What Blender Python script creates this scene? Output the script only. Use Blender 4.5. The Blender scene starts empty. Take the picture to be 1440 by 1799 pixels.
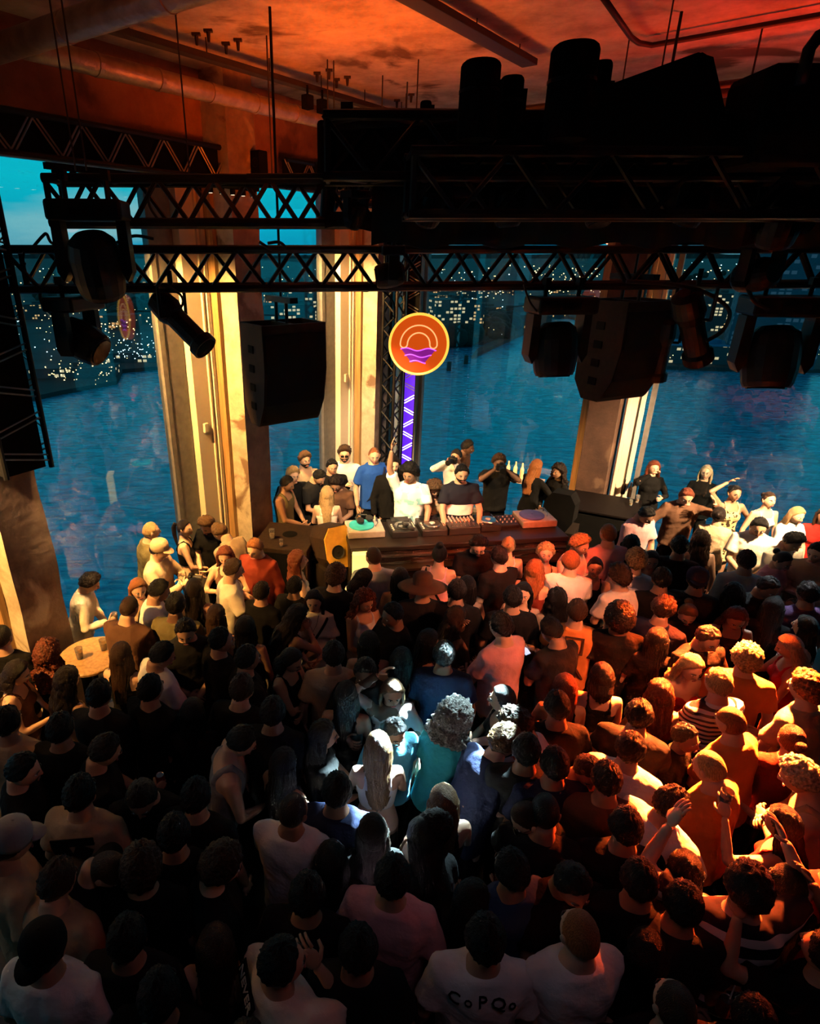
import bpy, bmesh, math, random
import numpy as np
from mathutils import Vector, Matrix, Euler, noise

R = math.radians
rng = random.Random(7)
scene = bpy.context.scene
col = scene.collection

# ------------------------------------------------------------------ camera
CAM_Z = 4.7
FPX = 1060.0            # focal length in pixels of a 1440 px wide frame
PPX = 600.0             # optical axis in the frame (the photograph is a crop)
PITCH = math.atan(460 / FPX)
cam_d = bpy.data.cameras.new('camera')
cam = bpy.data.objects.new('camera', cam_d)
col.objects.link(cam)
cam.location = (0, 0, CAM_Z)
cam.rotation_euler = (R(90) - PITCH, 0, 0)
cam_d.sensor_fit = 'HORIZONTAL'
cam_d.sensor_width = 36
cam_d.lens = 36 * FPX / 1440
cam_d.shift_x = (720 - PPX) / 1440
cam_d.clip_start = 0.05
cam_d.clip_end = 20000
scene.camera = cam
SP, CP = math.sin(PITCH), math.cos(PITCH)

# ------------------------------------------------------------------ exposure
vs = scene.view_settings
vs.view_transform = 'Standard'
vs.look = 'None'
vs.exposure = 0.0
vs.gamma = 1.0
vs.use_curve_mapping = False

# ------------------------------------------------------------------ dusk sky
world = bpy.data.worlds.new('dusk_sky')
scene.world = world
world.use_nodes = True
wn, wl = world.node_tree.nodes, world.node_tree.links
wn.clear()
w_out = wn.new('ShaderNodeOutputWorld')
w_bg = wn.new('ShaderNodeBackground')
w_tc = wn.new('ShaderNodeTexCoord')
w_sep = wn.new('ShaderNodeSeparateXYZ')
w_ramp = wn.new('ShaderNodeValToRGB')
w_map = wn.new('ShaderNodeMapping')
w_map.inputs['Scale'].default_value = (1.2, 1.2, 6)
w_noise = wn.new('ShaderNodeTexNoise')
w_noise.inputs['Scale'].default_value = 2.3
w_noise.inputs['Detail'].default_value = 5
w_cr = wn.new('ShaderNodeValToRGB')
w_mix = wn.new('ShaderNodeMix')
w_mix.data_type = 'RGBA'
wl.new(w_tc.outputs['Generated'], w_sep.inputs[0])
wl.new(w_sep.outputs['Z'], w_ramp.inputs[0])
wl.new(w_tc.outputs['Generated'], w_map.inputs[0])
wl.new(w_map.outputs[0], w_noise.inputs[0])
wl.new(w_noise.outputs[0], w_cr.inputs[0])
el = w_ramp.color_ramp.elements
el[0].position = 0.0; el[0].color = (0.003, 0.30, 0.48, 1)
el[1].position = 0.9; el[1].color = (0.001, 0.06, 0.13, 1)
for p_, c_ in ((0.03, (0.003, 0.42, 0.60, 1)), (0.09, (0.004, 0.58, 0.72, 1)), (0.2, (0.004, 0.55, 0.72, 1)), (0.4, (0.002, 0.27, 0.44, 1))):
    e_ = el.new(p_); e_.color = c_
w_cr.color_ramp.elements[0].position = 0.53; w_cr.color_ramp.elements[0].color = (0, 0, 0, 1)
w_cr.color_ramp.elements[1].position = 0.72; w_cr.color_ramp.elements[1].color = (0.75, 0.75, 0.75, 1)
wl.new(w_cr.outputs[0], w_mix.inputs[0])
wl.new(w_ramp.outputs[0], w_mix.inputs[6])
w_mix.inputs[7].default_value = (0.34, 0.66, 0.68, 1)
wl.new(w_mix.outputs[2], w_bg.inputs[0])
w_bg.inputs[1].default_value = 1.0
wl.new(w_bg.outputs[0], w_out.inputs[0])

# ------------------------------------------------------------------ pixel -> point
def at(px, py, z):
    """the point at height z that the photo shows at pixel (px, py)"""
    r = px - PPX
    up = -FPX * SP + (900 - py) * CP
    fw = FPX * CP + (900 - py) * SP
    t = (z - CAM_Z) / up
    return Vector((r * t, fw * t, z))

def atY(px, py, Y):
    r = px - PPX
    up = -FPX * SP + (900 - py) * CP
    fw = FPX * CP + (900 - py) * SP
    t = Y / fw
    return Vector((r * t, Y, CAM_Z + up * t))

# ------------------------------------------------------------------ stage lamps
def spot(name, loc, target, power, color, size=30, blend=0.5, radius=0.08, gobo=None):
    d = bpy.data.lights.new(name, 'SPOT')
    d.energy = power; d.color = color; d.spot_size = R(size); d.spot_blend = blend
    d.shadow_soft_size = radius
    o = bpy.data.objects.new(name, d)
    o.location = loc
    o.rotation_euler = (Vector(target) - Vector(loc)).to_track_quat('-Z', 'Y').to_euler()
    col.objects.link(o)
    if gobo:
        d.use_nodes = True
        nt = d.node_tree; n, l = nt.nodes, nt.links
        em = n['Emission']
        tc = n.new('ShaderNodeTexCoord')
        no = n.new('ShaderNodeTexNoise'); no.inputs['Scale'].default_value = gobo
        no.inputs['Detail'].default_value = 1.0
        cr = n.new('ShaderNodeValToRGB')
        cr.color_ramp.elements[0].position = 0.44; cr.color_ramp.elements[0].color = (0.03, 0.03, 0.03, 1)
        cr.color_ramp.elements[1].position = 0.52
        l.new(tc.outputs['Normal'], no.inputs[0]); l.new(no.outputs[0], cr.inputs[0])
        l.new(cr.outputs[0], em.inputs['Color'])
    return o

AMBER = (1.0, 0.60, 0.20)
# little wall-washers under the window heads, one per bay, aimed along the glass at the next pier
def wallpt(s, off, z):
    th = R(34.7)
    return (0.994 - math.sin(th) * s + math.cos(th) * off, 11.70 - math.cos(th) * s - math.sin(th) * off, z)
spot('amber_washer_corner', wallpt(3.9, 0.40, 5.0), wallpt(1.2, 0.12, 1.9), 1700, (1.0, 0.55, 0.17), 84, 0.5, 0.05)
spot('amber_washer_second', wallpt(7.0, 0.40, 5.0), wallpt(4.3, 0.12, 1.6), 2100, (1.0, 0.50, 0.12), 84, 0.5, 0.05)
spot('amber_washer_near', wallpt(10.4, 0.40, 5.0), wallpt(7.6, 0.12, 2.0), 2600, (1.0, 0.48, 0.11), 60, 0.5, 0.05)
spot('amber_washer_bay', (7.1, 6.9, 5.0), (4.2, 8.9, 2.4), 330, (1.0, 0.42, 0.10), 70, 0.5, 0.05)
spot('warm_spot_booth', (0.1, 5.5, 4.1), (0.75, 8.2, 1.8), 1050, (1.0, 0.72, 0.42), 54, 0.5, 0.05)
spot('warm_spot_guests', wallpt(9.2, 0.7, 4.3), (-2.1, 6.9, 1.4), 1500, (1.0, 0.58, 0.22), 40, 0.8, 0.06)
spot('amber_spot_bay', (5.6, 5.4, 4.0), (4.9, 8.2, 1.3), 4200, (1.0, 0.64, 0.33), 62, 0.7, 0.06)
spot('warm_spot_window', wallpt(7.1, 0.7, 4.7), (-2.7, 6.1, 1.2), 950, (1.0, 0.60, 0.22), 52, 0.8, 0.06)
# red wash over the dance floor, from the largest moving head
spot('red_spot_floor', (3.85, 5.35, 3.42), (2.85, 3.55, 1.4), 32000, (1.0, 0.075, 0.007), 48, 0.8, 0.05)
spot('orange_spot_floor', (3.85, 5.30, 3.42), (2.85, 3.55, 1.5), 21000, (1.0, 0.27, 0.05), 40, 0.9, 0.05)
spot('red_spot_mid', (3.6, 2.6, 4.1), (1.75, 5.3, 1.3), 900, (1.0, 0.26, 0.10), 44, 0.8, 0.05)
spot('pink_spot_centre', (2.4, 3.2, 4.0), (1.55, 5.9, 1.4), 460, (1.0, 0.52, 0.34), 34, 0.7, 0.05)
spot('red_spot_booth', (2.4, 5.0, 3.9), (1.9, 6.55, 1.0), 1000, (1.0, 0.09, 0.02), 44, 0.6, 0.05)
# cold white beam with a break-up gobo
spot('white_gobo_spot', (1.90, 5.10, 3.50), (0.68, 3.32, 1.6), 42000, (0.60, 0.92, 1.0), 21, 0.25, 0.012, gobo=12.0)
spot('white_spot_edge', (5.2, 6.4, 3.9), (4.35, 4.9, 1.4), 500, (0.8, 0.95, 1.0), 22, 0.5, 0.04)
# ceiling glow from the lamps on top of the rig
spot('orange_uplight', (0.1, 6.1, 5.0), (0.3, 7.0, 6.45), 225, (1.0, 0.12, 0.005), 165, 1.0, 0.2)
spot('orange_uplight_near', (-0.8, 3.7, 5.2), (-0.8, 4.8, 6.45), 12, (1.0, 0.13, 0.006), 165, 1.0, 0.2)
spot('red_uplight', (3.7, 6.3, 5.2), (3.4, 6.0, 6.45), 100, (1.0, 0.03, 0.004), 165, 1.0, 0.2)
# unseen fill lamps added to lift the dim people nearest the balcony
spot('fill_amber', (-4.2, 2.6, 3.4), (-1.2, 3.0, 1.3), 24, (1.0, 0.36, 0.12), 80, 1.0, 0.3)
spot('fill_violet', (0.8, 0.4, 5.6), (0.0, 3.0, 1.3), 20, (0.85, 0.55, 0.75), 110, 1.0, 0.4)
spot('fill_red', (4.2, 2.6, 3.8), (0.6, 2.9, 1.4), 26, (1.0, 0.12, 0.06), 70, 1.0, 0.2)

# ------------------------------------------------------------------ helpers
def nt_of(name):
    m = bpy.data.materials.new(name)
    m.use_nodes = True
    return m, m.node_tree.nodes, m.node_tree.links, m.node_tree.nodes['Principled BSDF']

def mat(name, color, rough=0.5, metal=0.0, noise_scale=None, noise_amt=0.3, bump=0.0, bump_scale=None, stretch=(1, 1, 1), emit=None, emit_s=0.0, spec=0.5, color2=None):
    m, n, l, b = nt_of(name)
    b.inputs['Roughness'].default_value = rough
    b.inputs['Metallic'].default_value = metal
    b.inputs['Specular IOR Level'].default_value = spec
    c = tuple(color) + (1,)
    b.inputs['Base Color'].default_value = c
    tc = n.new('ShaderNodeTexCoord'); mp = n.new('ShaderNodeMapping')
    mp.inputs['Scale'].default_value = stretch
    l.new(tc.outputs['Object'], mp.inputs[0])
    ns = n.new('ShaderNodeTexNoise'); ns.inputs['Scale'].default_value = noise_scale or 12
    ns.inputs['Detail'].default_value = 5
    l.new(mp.outputs[0], ns.inputs[0])
    cr = n.new('ShaderNodeValToRGB')
    k = 1 - noise_amt
    c0 = color2 if color2 else tuple(v * k for v in color)
    cr.color_ramp.elements[0].position = 0.3; cr.color_ramp.elements[0].color = tuple(c0) + (1,)
    cr.color_ramp.elements[1].position = 0.68; cr.color_ramp.elements[1].color = c
    l.new(ns.outputs[0], cr.inputs[0])
    l.new(cr.outputs[0], b.inputs['Base Color'])
    if bump:
        n2 = n.new('ShaderNodeTexNoise'); n2.inputs['Scale'].default_value = bump_scale or 40
        n2.inputs['Detail'].default_value = 4
        l.new(mp.outputs[0], n2.inputs[0])
        bp = n.new('ShaderNodeBump'); bp.inputs['Strength'].default_value = bump
        bp.inputs['Distance'].default_value = 0.02
        l.new(n2.outputs[0], bp.inputs['Height']); l.new(bp.outputs[0], b.inputs['Normal'])
    if emit:
        b.inputs['Emission Color'].default_value = tuple(emit) + (1,)
        b.inputs['Emission Strength'].default_value = emit_s
    return m

class MB:
    """collects boxes, bars, tubes, lathes into one mesh"""
    def __init__(self):
        self.v = []; self.f = []; self.m = []
    def add(self, vs, fs, mi=0):
        o = len(self.v)
        self.v += [tuple(p) for p in vs]
        self.f += [tuple(i + o for i in f) for f in fs]
        self.m += [mi] * len(fs)
        return self
    def box(self, c, s, rot=None, mi=0, bev=0.0):
        hx, hy, hz = s[0] / 2, s[1] / 2, s[2] / 2
        M = rot if rot is not None else Matrix.Identity(3)
        c = Vector(c)
        if bev <= 0:
            pts = [Vector((x, y, z)) for z in (-hz, hz) for y in (-hy, hy) for x in (-hx, hx)]
            fs = [(0, 2, 3, 1), (4, 5, 7, 6), (0, 1, 5, 4), (2, 6, 7, 3), (0, 4, 6, 2), (1, 3, 7, 5)]
            return self.add([c + M @ p for p in pts], fs, mi)
        bm = bmesh.new(); bmesh.ops.create_cube(bm, size=1)
        for v in bm.verts: v.co = Vector((v.co.x * s[0], v.co.y * s[1], v.co.z * s[2]))
        bmesh.ops.bevel(bm, geom=bm.edges[:], offset=bev, segments=2, affect='EDGES', profile=0.5)
        bm.verts.index_update()
        self.add([c + M @ v.co for v in bm.verts], [[v.index for v in f.verts] for f in bm.faces], mi)
        bm.free(); return self
    def bar(self, a, b, r, r2=None, n=8, mi=0, cap=True):
        a, b = Vector(a), Vector(b); r2 = r if r2 is None else r2
        d = (b - a)
        if d.length < 1e-6: return self
        q = d.to_track_quat('Z', 'Y').to_matrix()
        vs = []
        for p, rr in ((a, r), (b, r2)):
            for i in range(n):
                t = 2 * math.pi * i / n
                vs.append(p + q @ Vector((rr * math.cos(t), rr * math.sin(t), 0)))
        fs = [(i, (i + 1) % n, n + (i + 1) % n, n + i) for i in range(n)]
        if cap: fs += [tuple(range(n - 1, -1, -1)), tuple(range(n, 2 * n))]
        return self.add(vs, fs, mi)
    def tube(self, pts, r, n=8, mi=0, closed=False):
        pts = [Vector(p) for p in pts]; k = len(pts)
        rr = r if isinstance(r, (list, tuple)) else [r] * k
        up = Vector((0, 0, 1)); vs = []
        prev = None
        for i, p in enumerate(pts):
            a = pts[i - 1] if (i > 0 or closed) else p
            b = pts[(i + 1) % k] if (i < k - 1 or closed) else p
            d = (b - a).normalized()
            if prev is None:
                x = d.cross(up) if abs(d.z) < 0.95 else d.cross(Vector((1, 0, 0)))
            else:
                x = prev - d * prev.dot(d)
            x.normalize(); prev = x; y = d.cross(x)
            for j in range(n):
                t = 2 * math.pi * j / n
                vs.append(p + (x * math.cos(t) + y * math.sin(t)) * rr[i])
        fs = []
        for i in range(k if closed else k - 1):
            i2 = (i + 1) % k
            for j in range(n):
                j2 = (j + 1) % n
                fs.append((i * n + j, i * n + j2, i2 * n + j2, i2 * n + j))
        if not closed:
            fs += [tuple(range(n - 1, -1, -1)), tuple(range((k - 1) * n, k * n))]
        return self.add(vs, fs, mi)
    def lathe(self, prof, c=(0, 0, 0), n=24, rot=None, mi=0):
        M = rot if rot is not None else Matrix.Identity(3); c = Vector(c)
        vs = []
        for r, z in prof:
            for j in range(n):
                t = 2 * math.pi * j / n
                vs.append(c + M @ Vector((r * math.cos(t), r * math.sin(t), z)))
        fs = []
        for i in range(len(prof) - 1):
            for j in range(n):
                j2 = (j + 1) % n
                fs.append((i * n + j, i * n + j2, (i + 1) * n + j2, (i + 1) * n + j))
        fs += [tuple(range(n - 1, -1, -1)), tuple(range((len(prof) - 1) * n, len(prof) * n))]
        return self.add(vs, fs, mi)
    def prism(self, pts, depth, rot=None, c=(0, 0, 0), mi=0):
        """outline pts in local XZ, extruded along local Y by depth"""
        M = rot if rot is not None else Matrix.Identity(3); c = Vector(c); k = len(pts)
        vs = [c + M @ Vector((x, -depth / 2, z)) for x, z in pts] + [c + M @ Vector((x, depth / 2, z)) for x, z in pts]
        fs = [tuple(range(k)), tuple(range(2 * k - 1, k - 1, -1))]
        fs += [(i, i + k, (i + 1) % k + k, (i + 1) % k) for i in range(k)]
        return self.add(vs, fs, mi)
    def ell(self, c, r, n=12, m=8, rot=None, mi=0):
        M = rot if rot is not None else Matrix.Identity(3); c = Vector(c)
        vs = [c + M @ Vector((0, 0, -r[2]))]
        for i in range(1, m):
            ph = -math.pi / 2 + math.pi * i / m
            for j in range(n):
                t = 2 * math.pi * j / n
                vs.append(c + M @ Vector((r[0] * math.cos(ph) * math.cos(t), r[1] * math.cos(ph) * math.sin(t), r[2] * math.sin(ph))))
        vs.append(c + M @ Vector((0, 0, r[2])))
        fs = [(0, 1 + (j + 1) % n, 1 + j) for j in range(n)]
        for i in range(m - 2):
            for j in range(n):
                j2 = (j + 1) % n
                fs.append((1 + i * n + j, 1 + i * n + j2, 1 + (i + 1) * n + j2, 1 + (i + 1) * n + j))
        L = len(vs) - 1; b = 1 + (m - 2) * n
        fs += [(b + j, b + (j + 1) % n, L) for j in range(n)]
        return self.add(vs, fs, mi)
    def mesh(self, name, mats, smooth=False):
        me = bpy.data.meshes.new(name)
        me.from_pydata(self.v, [], self.f)
        for m in (mats if isinstance(mats, (list, tuple)) else [mats]): me.materials.append(m)
        me.polygons.foreach_set('material_index', self.m)
        if smooth: me.polygons.foreach_set('use_smooth', [True] * len(me.polygons))
        me.update()
        return me
    def build(self, name, mats, parent=None, smooth=False, loc=None, rot=None):
        o = bpy.data.objects.new(name, self.mesh(name, mats, smooth))
        col.objects.link(o)
        if parent is not None: o.parent = parent
        if loc is not None: o.location = loc
        if rot is not None: o.rotation_euler = rot
        return o

def tag(o, label, cat, group=None, kind=None):
    if label: o['label'] = label
    if cat: o['category'] = cat
    if group: o['group'] = group
    if kind: o['kind'] = kind
    return o

def struct(o):
    o['kind'] = 'structure'
    return o

def empty(name, loc, rz=0):
    o = bpy.data.objects.new(name, None)
    o.location = loc; o.rotation_euler = (0, 0, rz)
    o.empty_display_size = 0.1
    col.objects.link(o)
    return o

def copy_tree(o, parent=None):
    c = o.copy(); col.objects.link(c); c.parent = parent
    for ch in list(o.children): copy_tree(ch, c)
    return c

def rotm(x=0, y=0, z=0):
    return Euler((R(x), R(y), R(z))).to_matrix()

M = {}
M['black'] = mat('black_painted_metal', (0.005, 0.005, 0.006), 0.5, 0.2, spec=0.3)
M['matte'] = mat('matte_black', (0.006, 0.006, 0.0065), 0.9, spec=0.06)
M['lens'] = mat('lamp_lens_glass', (0.03, 0.03, 0.035), 0.08, 0.6)
M['chrome'] = mat('brushed_steel', (0.45, 0.45, 0.46), 0.3, 1.0)
M['rubber'] = mat('black_cable_rubber', (0.01, 0.01, 0.01), 0.6)
# ================================================================== the room
TH = R(34.7)
A = Vector((math.sin(TH), math.cos(TH), 0))       # along the water-side wall, away from the camera
B = Vector((math.cos(TH), -math.sin(TH), 0))      # along the far wall, towards the camera
C0 = Vector((0.994, 11.70, 0))                    # the corner of the two glass walls
CEIL = 6.45
WTOP = 5.55
def wl_(s, off=0.0, z=0.0):      # point on the first wall, s metres back from the corner, off metres into the room
    return C0 - A * s + B * off + Vector((0, 0, z))
def wr_(s, off=0.0, z=0.0):      # point on the second wall
    return C0 + B * s - A * off + Vector((0, 0, z))
def frame_rot(d):                # matrix whose x axis is d
    d = d.normalized(); return Matrix((d, Vector((0, 0, 1)).cross(d), Vector((0, 0, 1)))).transposed()
RA = frame_rot(A); RB = frame_rot(B)

def concrete(name, c1, c2, c3, sc=3.0):
    m, n, l, b = nt_of(name)
    tc = n.new('ShaderNodeTexCoord')
    n1 = n.new('ShaderNodeTexNoise'); n1.inputs['Scale'].default_value = sc; n1.inputs['Detail'].default_value = 8; n1.inputs['Roughness'].default_value = 0.65
    n2 = n.new('ShaderNodeTexNoise'); n2.inputs['Scale'].default_value = sc * 0.35; n2.inputs['Detail'].default_value = 10; n2.inputs['Distortion'].default_value = 0.6
    cr = n.new('ShaderNodeValToRGB')
    cr.color_ramp.elements[0].position = 0.35; cr.color_ramp.elements[0].color = c1 + (1,)
    cr.color_ramp.elements[1].position = 0.65; cr.color_ramp.elements[1].color = c2 + (1,)
    cr2 = n.new('ShaderNodeValToRGB')
    cr2.color_ramp.elements[0].position = 0.58; cr2.color_ramp.elements[0].color = (0, 0, 0, 1)
    cr2.color_ramp.elements[1].position = 0.64; cr2.color_ramp.elements[1].color = (1, 1, 1, 1)
    mx = n.new('ShaderNodeMix'); mx.data_type = 'RGBA'
    l.new(tc.outputs['Object'], n1.inputs[0]); l.new(tc.outputs['Object'], n2.inputs[0])
    l.new(n1.outputs[0], cr.inputs[0]); l.new(n2.outputs[0], cr2.inputs[0])
    l.new(cr2.outputs[0], mx.inputs[0]); l.new(cr.outputs[0], mx.inputs[6]); mx.inputs[7].default_value = c3 + (1,)
    l.new(mx.outputs[2], b.inputs['Base Color'])
    b.inputs['Roughness'].default_value = 0.85
    bp = n.new('ShaderNodeBump'); bp.inputs['Strength'].default_value = 0.5; bp.inputs['Distance'].default_value = 0.03
    l.new(n1.outputs[0], bp.inputs['Height']); l.new(bp.outputs[0], b.inputs['Normal'])
    return m
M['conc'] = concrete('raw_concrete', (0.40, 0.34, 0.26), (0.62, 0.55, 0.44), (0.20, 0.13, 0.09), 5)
M['conc_dark'] = concrete('shaded_concrete', (0.15, 0.10, 0.08), (0.26, 0.18, 0.14), (0.42, 0.34, 0.27), 4)  # shaded copy of the raw concrete, for the unlit pier faces
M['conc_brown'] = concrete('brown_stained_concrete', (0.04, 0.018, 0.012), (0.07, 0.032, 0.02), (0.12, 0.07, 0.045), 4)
M['beam'] = concrete('rust_brown_beam', (0.22, 0.09, 0.05), (0.34, 0.15, 0.08), (0.12, 0.05, 0.03), 3)
M['ceil'] = concrete('ceiling_concrete', (0.30, 0.26, 0.22), (0.55, 0.50, 0.44), (0.10, 0.07, 0.05), 2.6)
M['cream'] = mat('cream_painted_frame', (0.80, 0.72, 0.60), 0.5, noise_scale=2, noise_amt=0.1)
M['wood'] = mat('varnished_wood_frame', (0.50, 0.30, 0.13), 0.45, noise_scale=4, noise_amt=0.45, stretch=(8, 8, 0.5))
M['greyframe'] = mat('grey_window_frame', (0.16, 0.155, 0.15), 0.5)
M['floor'] = mat('dark_dance_floor', (0.030, 0.026, 0.024), 0.45, noise_scale=3, noise_amt=0.5)
M['carpet'] = mat('dark_back_wall', (0.02, 0.018, 0.017), 0.9)

# floor and ceiling follow the plan of the room
plan = [wl_(14.5), wl_(0), wr_(11.0), wr_(11.0, 14.5)]
def slab(name, z0, z1, m, grow=0.35):
    c = sum(plan, Vector()) / 4
    pts = [p + (p - c).normalized() * grow for p in plan]
    mb = MB()
    mb.add([(p.x, p.y, z0) for p in pts] + [(p.x, p.y, z1) for p in pts],
           [(0, 1, 2, 3), (7, 6, 5, 4)] + [(i, i + 4, (i + 1) % 4 + 4, (i + 1) % 4) for i in range(4)])
    return struct(mb.build(name, m))
slab('floor', -0.4, 0.0, M['floor'])
slab('ceiling', CEIL, CEIL + 0.35, M['ceil'])
# walls that stand behind the camera
def wallbox(name, a, b, z0, z1, th, m):
    c = (a + b) / 2; d = b - a
    return struct(MB().box((c.x, c.y, (z0 + z1) / 2), (d.length, th, z1 - z0), frame_rot(d)).build(name, m))
wallbox('wall_back', wl_(14.5), wl_(14.5, 11.0), 0, CEIL, 0.2, M['carpet'])
wallbox('wall_side', wr_(11.0), wr_(11.0, 14.5), 0, CEIL, 0.2, M['carpet'])
# concrete edge beams over the glass
wallbox('wall_left', wl_(14.5, -0.05), wl_(0, -0.05), WTOP, CEIL, 0.5, M['beam'])
wallbox('wall_right', wr_(0, -0.05), wr_(11.0, -0.05), WTOP, CEIL, 0.5, M['beam'])
# low sill under the glass
wallbox('trim_1', wl_(14.5, -0.12), wl_(0, -0.12), 0, 0.10, 0.2, M['greyframe'])
wallbox('trim_2', wr_(0, -0.12), wr_(11.0, -0.12), 0, 0.10, 0.2, M['greyframe'])

# glass that mirrors the lit room faintly
gm = bpy.data.materials.new('window_glass'); gm.use_nodes = True
n, l = gm.node_tree.nodes, gm.node_tree.links; n.clear()
go = n.new('ShaderNodeOutputMaterial'); gx = n.new('ShaderNodeMixShader')
gt = n.new('ShaderNodeBsdfTransparent'); gt.inputs[0].default_value = (0.93, 0.97, 0.97, 1)
gg = n.new('ShaderNodeBsdfGlossy'); gg.inputs['Roughness'].default_value = 0.012
gf = n.new('ShaderNodeLayerWeight'); gf.inputs[0].default_value = 0.5
gp = n.new('ShaderNodeMath'); gp.operation = 'POWER'; gp.inputs[1].default_value = 4.0
ga = n.new('ShaderNodeMath'); ga.operation = 'MULTIPLY_ADD'; ga.inputs[1].default_value = 0.7; ga.inputs[2].default_value = 0.10; ga.use_clamp = True
l.new(gf.outputs['Facing'], gp.inputs[0]); l.new(gp.outputs[0], ga.inputs[0])
l.new(ga.outputs[0], gx.inputs[0]); l.new(gt.outputs[0], gx.inputs[1]); l.new(gg.outputs[0], gx.inputs[2]); l.new(gx.outputs[0], go.inputs[0])
M['glass'] = gm

wcount = [0]
def window(P, s0, s1, F, sill=0.10):
    """one glazed bay between s0 and s1 along wall P; F is the frame's turn"""
    wcount[0] += 1
    a, b = P(s0), P(s1); c = (a + b) / 2; Lg = (b - a).length
    w = empty('window_%d' % wcount[0], (c.x, c.y, 0)); struct(w)
    Rf = F
    g = MB().box((0, 0, (sill + WTOP) / 2), (Lg, 0.012, WTOP - sill), Rf).build('pane', M['glass'], w)
    fr = MB()
    for x in (-Lg / 2 + 0.035, Lg / 2 - 0.035):
        fr.box(Rf @ Vector((x, 0, (sill + WTOP) / 2)), (0.07, 0.10, WTOP - sill), Rf)
    for z in (sill + 0.04, WTOP - 0.05):
        fr.box((0, 0, z), (Lg, 0.10, 0.08 if z < 1 else 0.1), Rf)
    fr.build('window_frame', M['greyframe'], w)
    return w

# bays: piers stand on the first wall at these distances from the corner
PL = [1.34, 4.49, 7.69, 10.9]
for i in range(3):
    window(wl_, PL[i] + 0.93, PL[i + 1] - 0.22, RA)
window(wl_, PL[3] + 0.93, 14.4, RA)
PR = [0.0, 3.95, 7.95]
window(wl_, 0.06, PL[0] - 0.22, RA)
window(wr_, 0.58, 3.62, RB)
window(wr_, 4.52, 7.60, RB)
window(wr_, 8.4, 10.9, RB)

# piers of the first wall: concrete pier, brown strip, cream reveal, grey outer frame
tn = [2]
def trim(mb, m, bev=0):
    tn[0] += 1
    return struct(mb.build('trim_%d' % tn[0], m))
def column(P, s, w, d, Rf, sgn):
    mb = MB()
    c = P(s, d / 2 - 0.1)
    return c
def pier_left(s, near=True):
    # raw concrete pier with a nibbled arris, faces towards the room carry shade in their colour
    mb = MB()
    w, d = 0.44, 0.62
    c = wl_(s, d / 2 - 0.06)
    nz = 60
    vs = []; fs = []
    ring = []
    loc = [(-w / 2, -d / 2), (w / 2, -d / 2), (w / 2, d / 2), (-w / 2, d / 2)]
    for k in range(nz + 1):
        z = CEIL * k / nz
        for j, (x, y) in enumerate(loc):
            j_ = 0.012 * noise.noise(Vector((s * 3 + j * 7.1, 0, z * 2.2)))
            chip = max(0, noise.noise(Vector((s + j * 3.3, 4, z * 1.7))) - 0.25) * 0.035 if z < 5.4 else 0
            p = Vector((x - (j_ + chip) * (1 if x > 0 else -1), y - (j_ + chip) * (1 if y > 0 else -1), z))
            q = Vector((c.x, c.y, 0)) + RA @ Vector((-p.x, -p.y, 0)) + Vector((0, 0, z))
            vs.append(q)
    for k in range(nz):
        for j in range(4):
            j2 = (j + 1) % 4
            fs.append((k * 4 + j, k * 4 + j2, (k + 1) * 4 + j2, (k + 1) * 4 + j))
    mb.v = [tuple(v) for v in vs]; mb.f = fs
    # the face that looks into the room (normal along B) has its shade put into the colour
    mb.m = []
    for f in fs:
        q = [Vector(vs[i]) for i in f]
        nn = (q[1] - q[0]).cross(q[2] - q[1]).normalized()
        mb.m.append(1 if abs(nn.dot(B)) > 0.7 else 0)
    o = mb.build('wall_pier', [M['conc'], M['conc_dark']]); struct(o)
    # joinery on the near side of the pier
    h = WTOP
    t = MB().box(wl_(s + w / 2 + 0.03, 0.14, h / 2), (0.06, 0.30, h), RA); trim(t, M['wood'])
    t = MB(); t.box(wl_(s + w / 2 + 0.24, 0.06, h / 2), (0.36, 0.16, h), RA)
    t.box(wl_(s + w / 2 + 0.10, 0.16, h / 2), (0.05, 0.05, h), RA)
    t.box(wl_(s + w / 2 + 0.17, 0.15, h / 2), (0.025, 0.04, h), RA); trim(t, M['cream'])
    t = MB().box(wl_(s + w / 2 + 0.57, -0.02, h / 2), (0.28, 0.12, h), RA); trim(t, M['greyframe'])
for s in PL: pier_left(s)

# far wall: pale corner casing, then a broad dark pier between wooden casings
t = MB(); t.box(wr_(0.44, 0.02, WTOP / 2), (0.22, 0.22, WTOP), RB); t.box(wr_(0.525, 0.13, WTOP / 2), (0.05, 0.04, WTOP), RB); t.box(wr_(0.05, 0.0, WTOP / 2), (0.25, 0.2, WTOP), RB); t.box(wr_(0.25, -0.04, WTOP / 2), (0.2, 0.1, WTOP), RB); trim(t, M['cream'])
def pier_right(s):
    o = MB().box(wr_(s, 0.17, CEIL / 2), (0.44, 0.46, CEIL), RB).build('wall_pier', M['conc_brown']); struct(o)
    h = WTOP
    t = MB(); t.box(wr_(s - 0.32, 0.03, h / 2), (0.12, 0.16, h), RB); t.box(wr_(s - 0.285, 0.12, h / 2), (0.04, 0.04, h), RB); trim(t, M['wood'])
    t = MB(); t.box(wr_(s + 0.35, 0.03, h / 2), (0.20, 0.14, h), RB); t.box(wr_(s + 0.31, 0.13, h / 2), (0.05, 0.06, h), RB)
    t.box(wr_(s + 0.49, 0.04, h / 2), (0.05, 0.18, h), RB); trim(t, M['cream'])
for s in (PR[1], PR[2]): pier_right(s)

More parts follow.
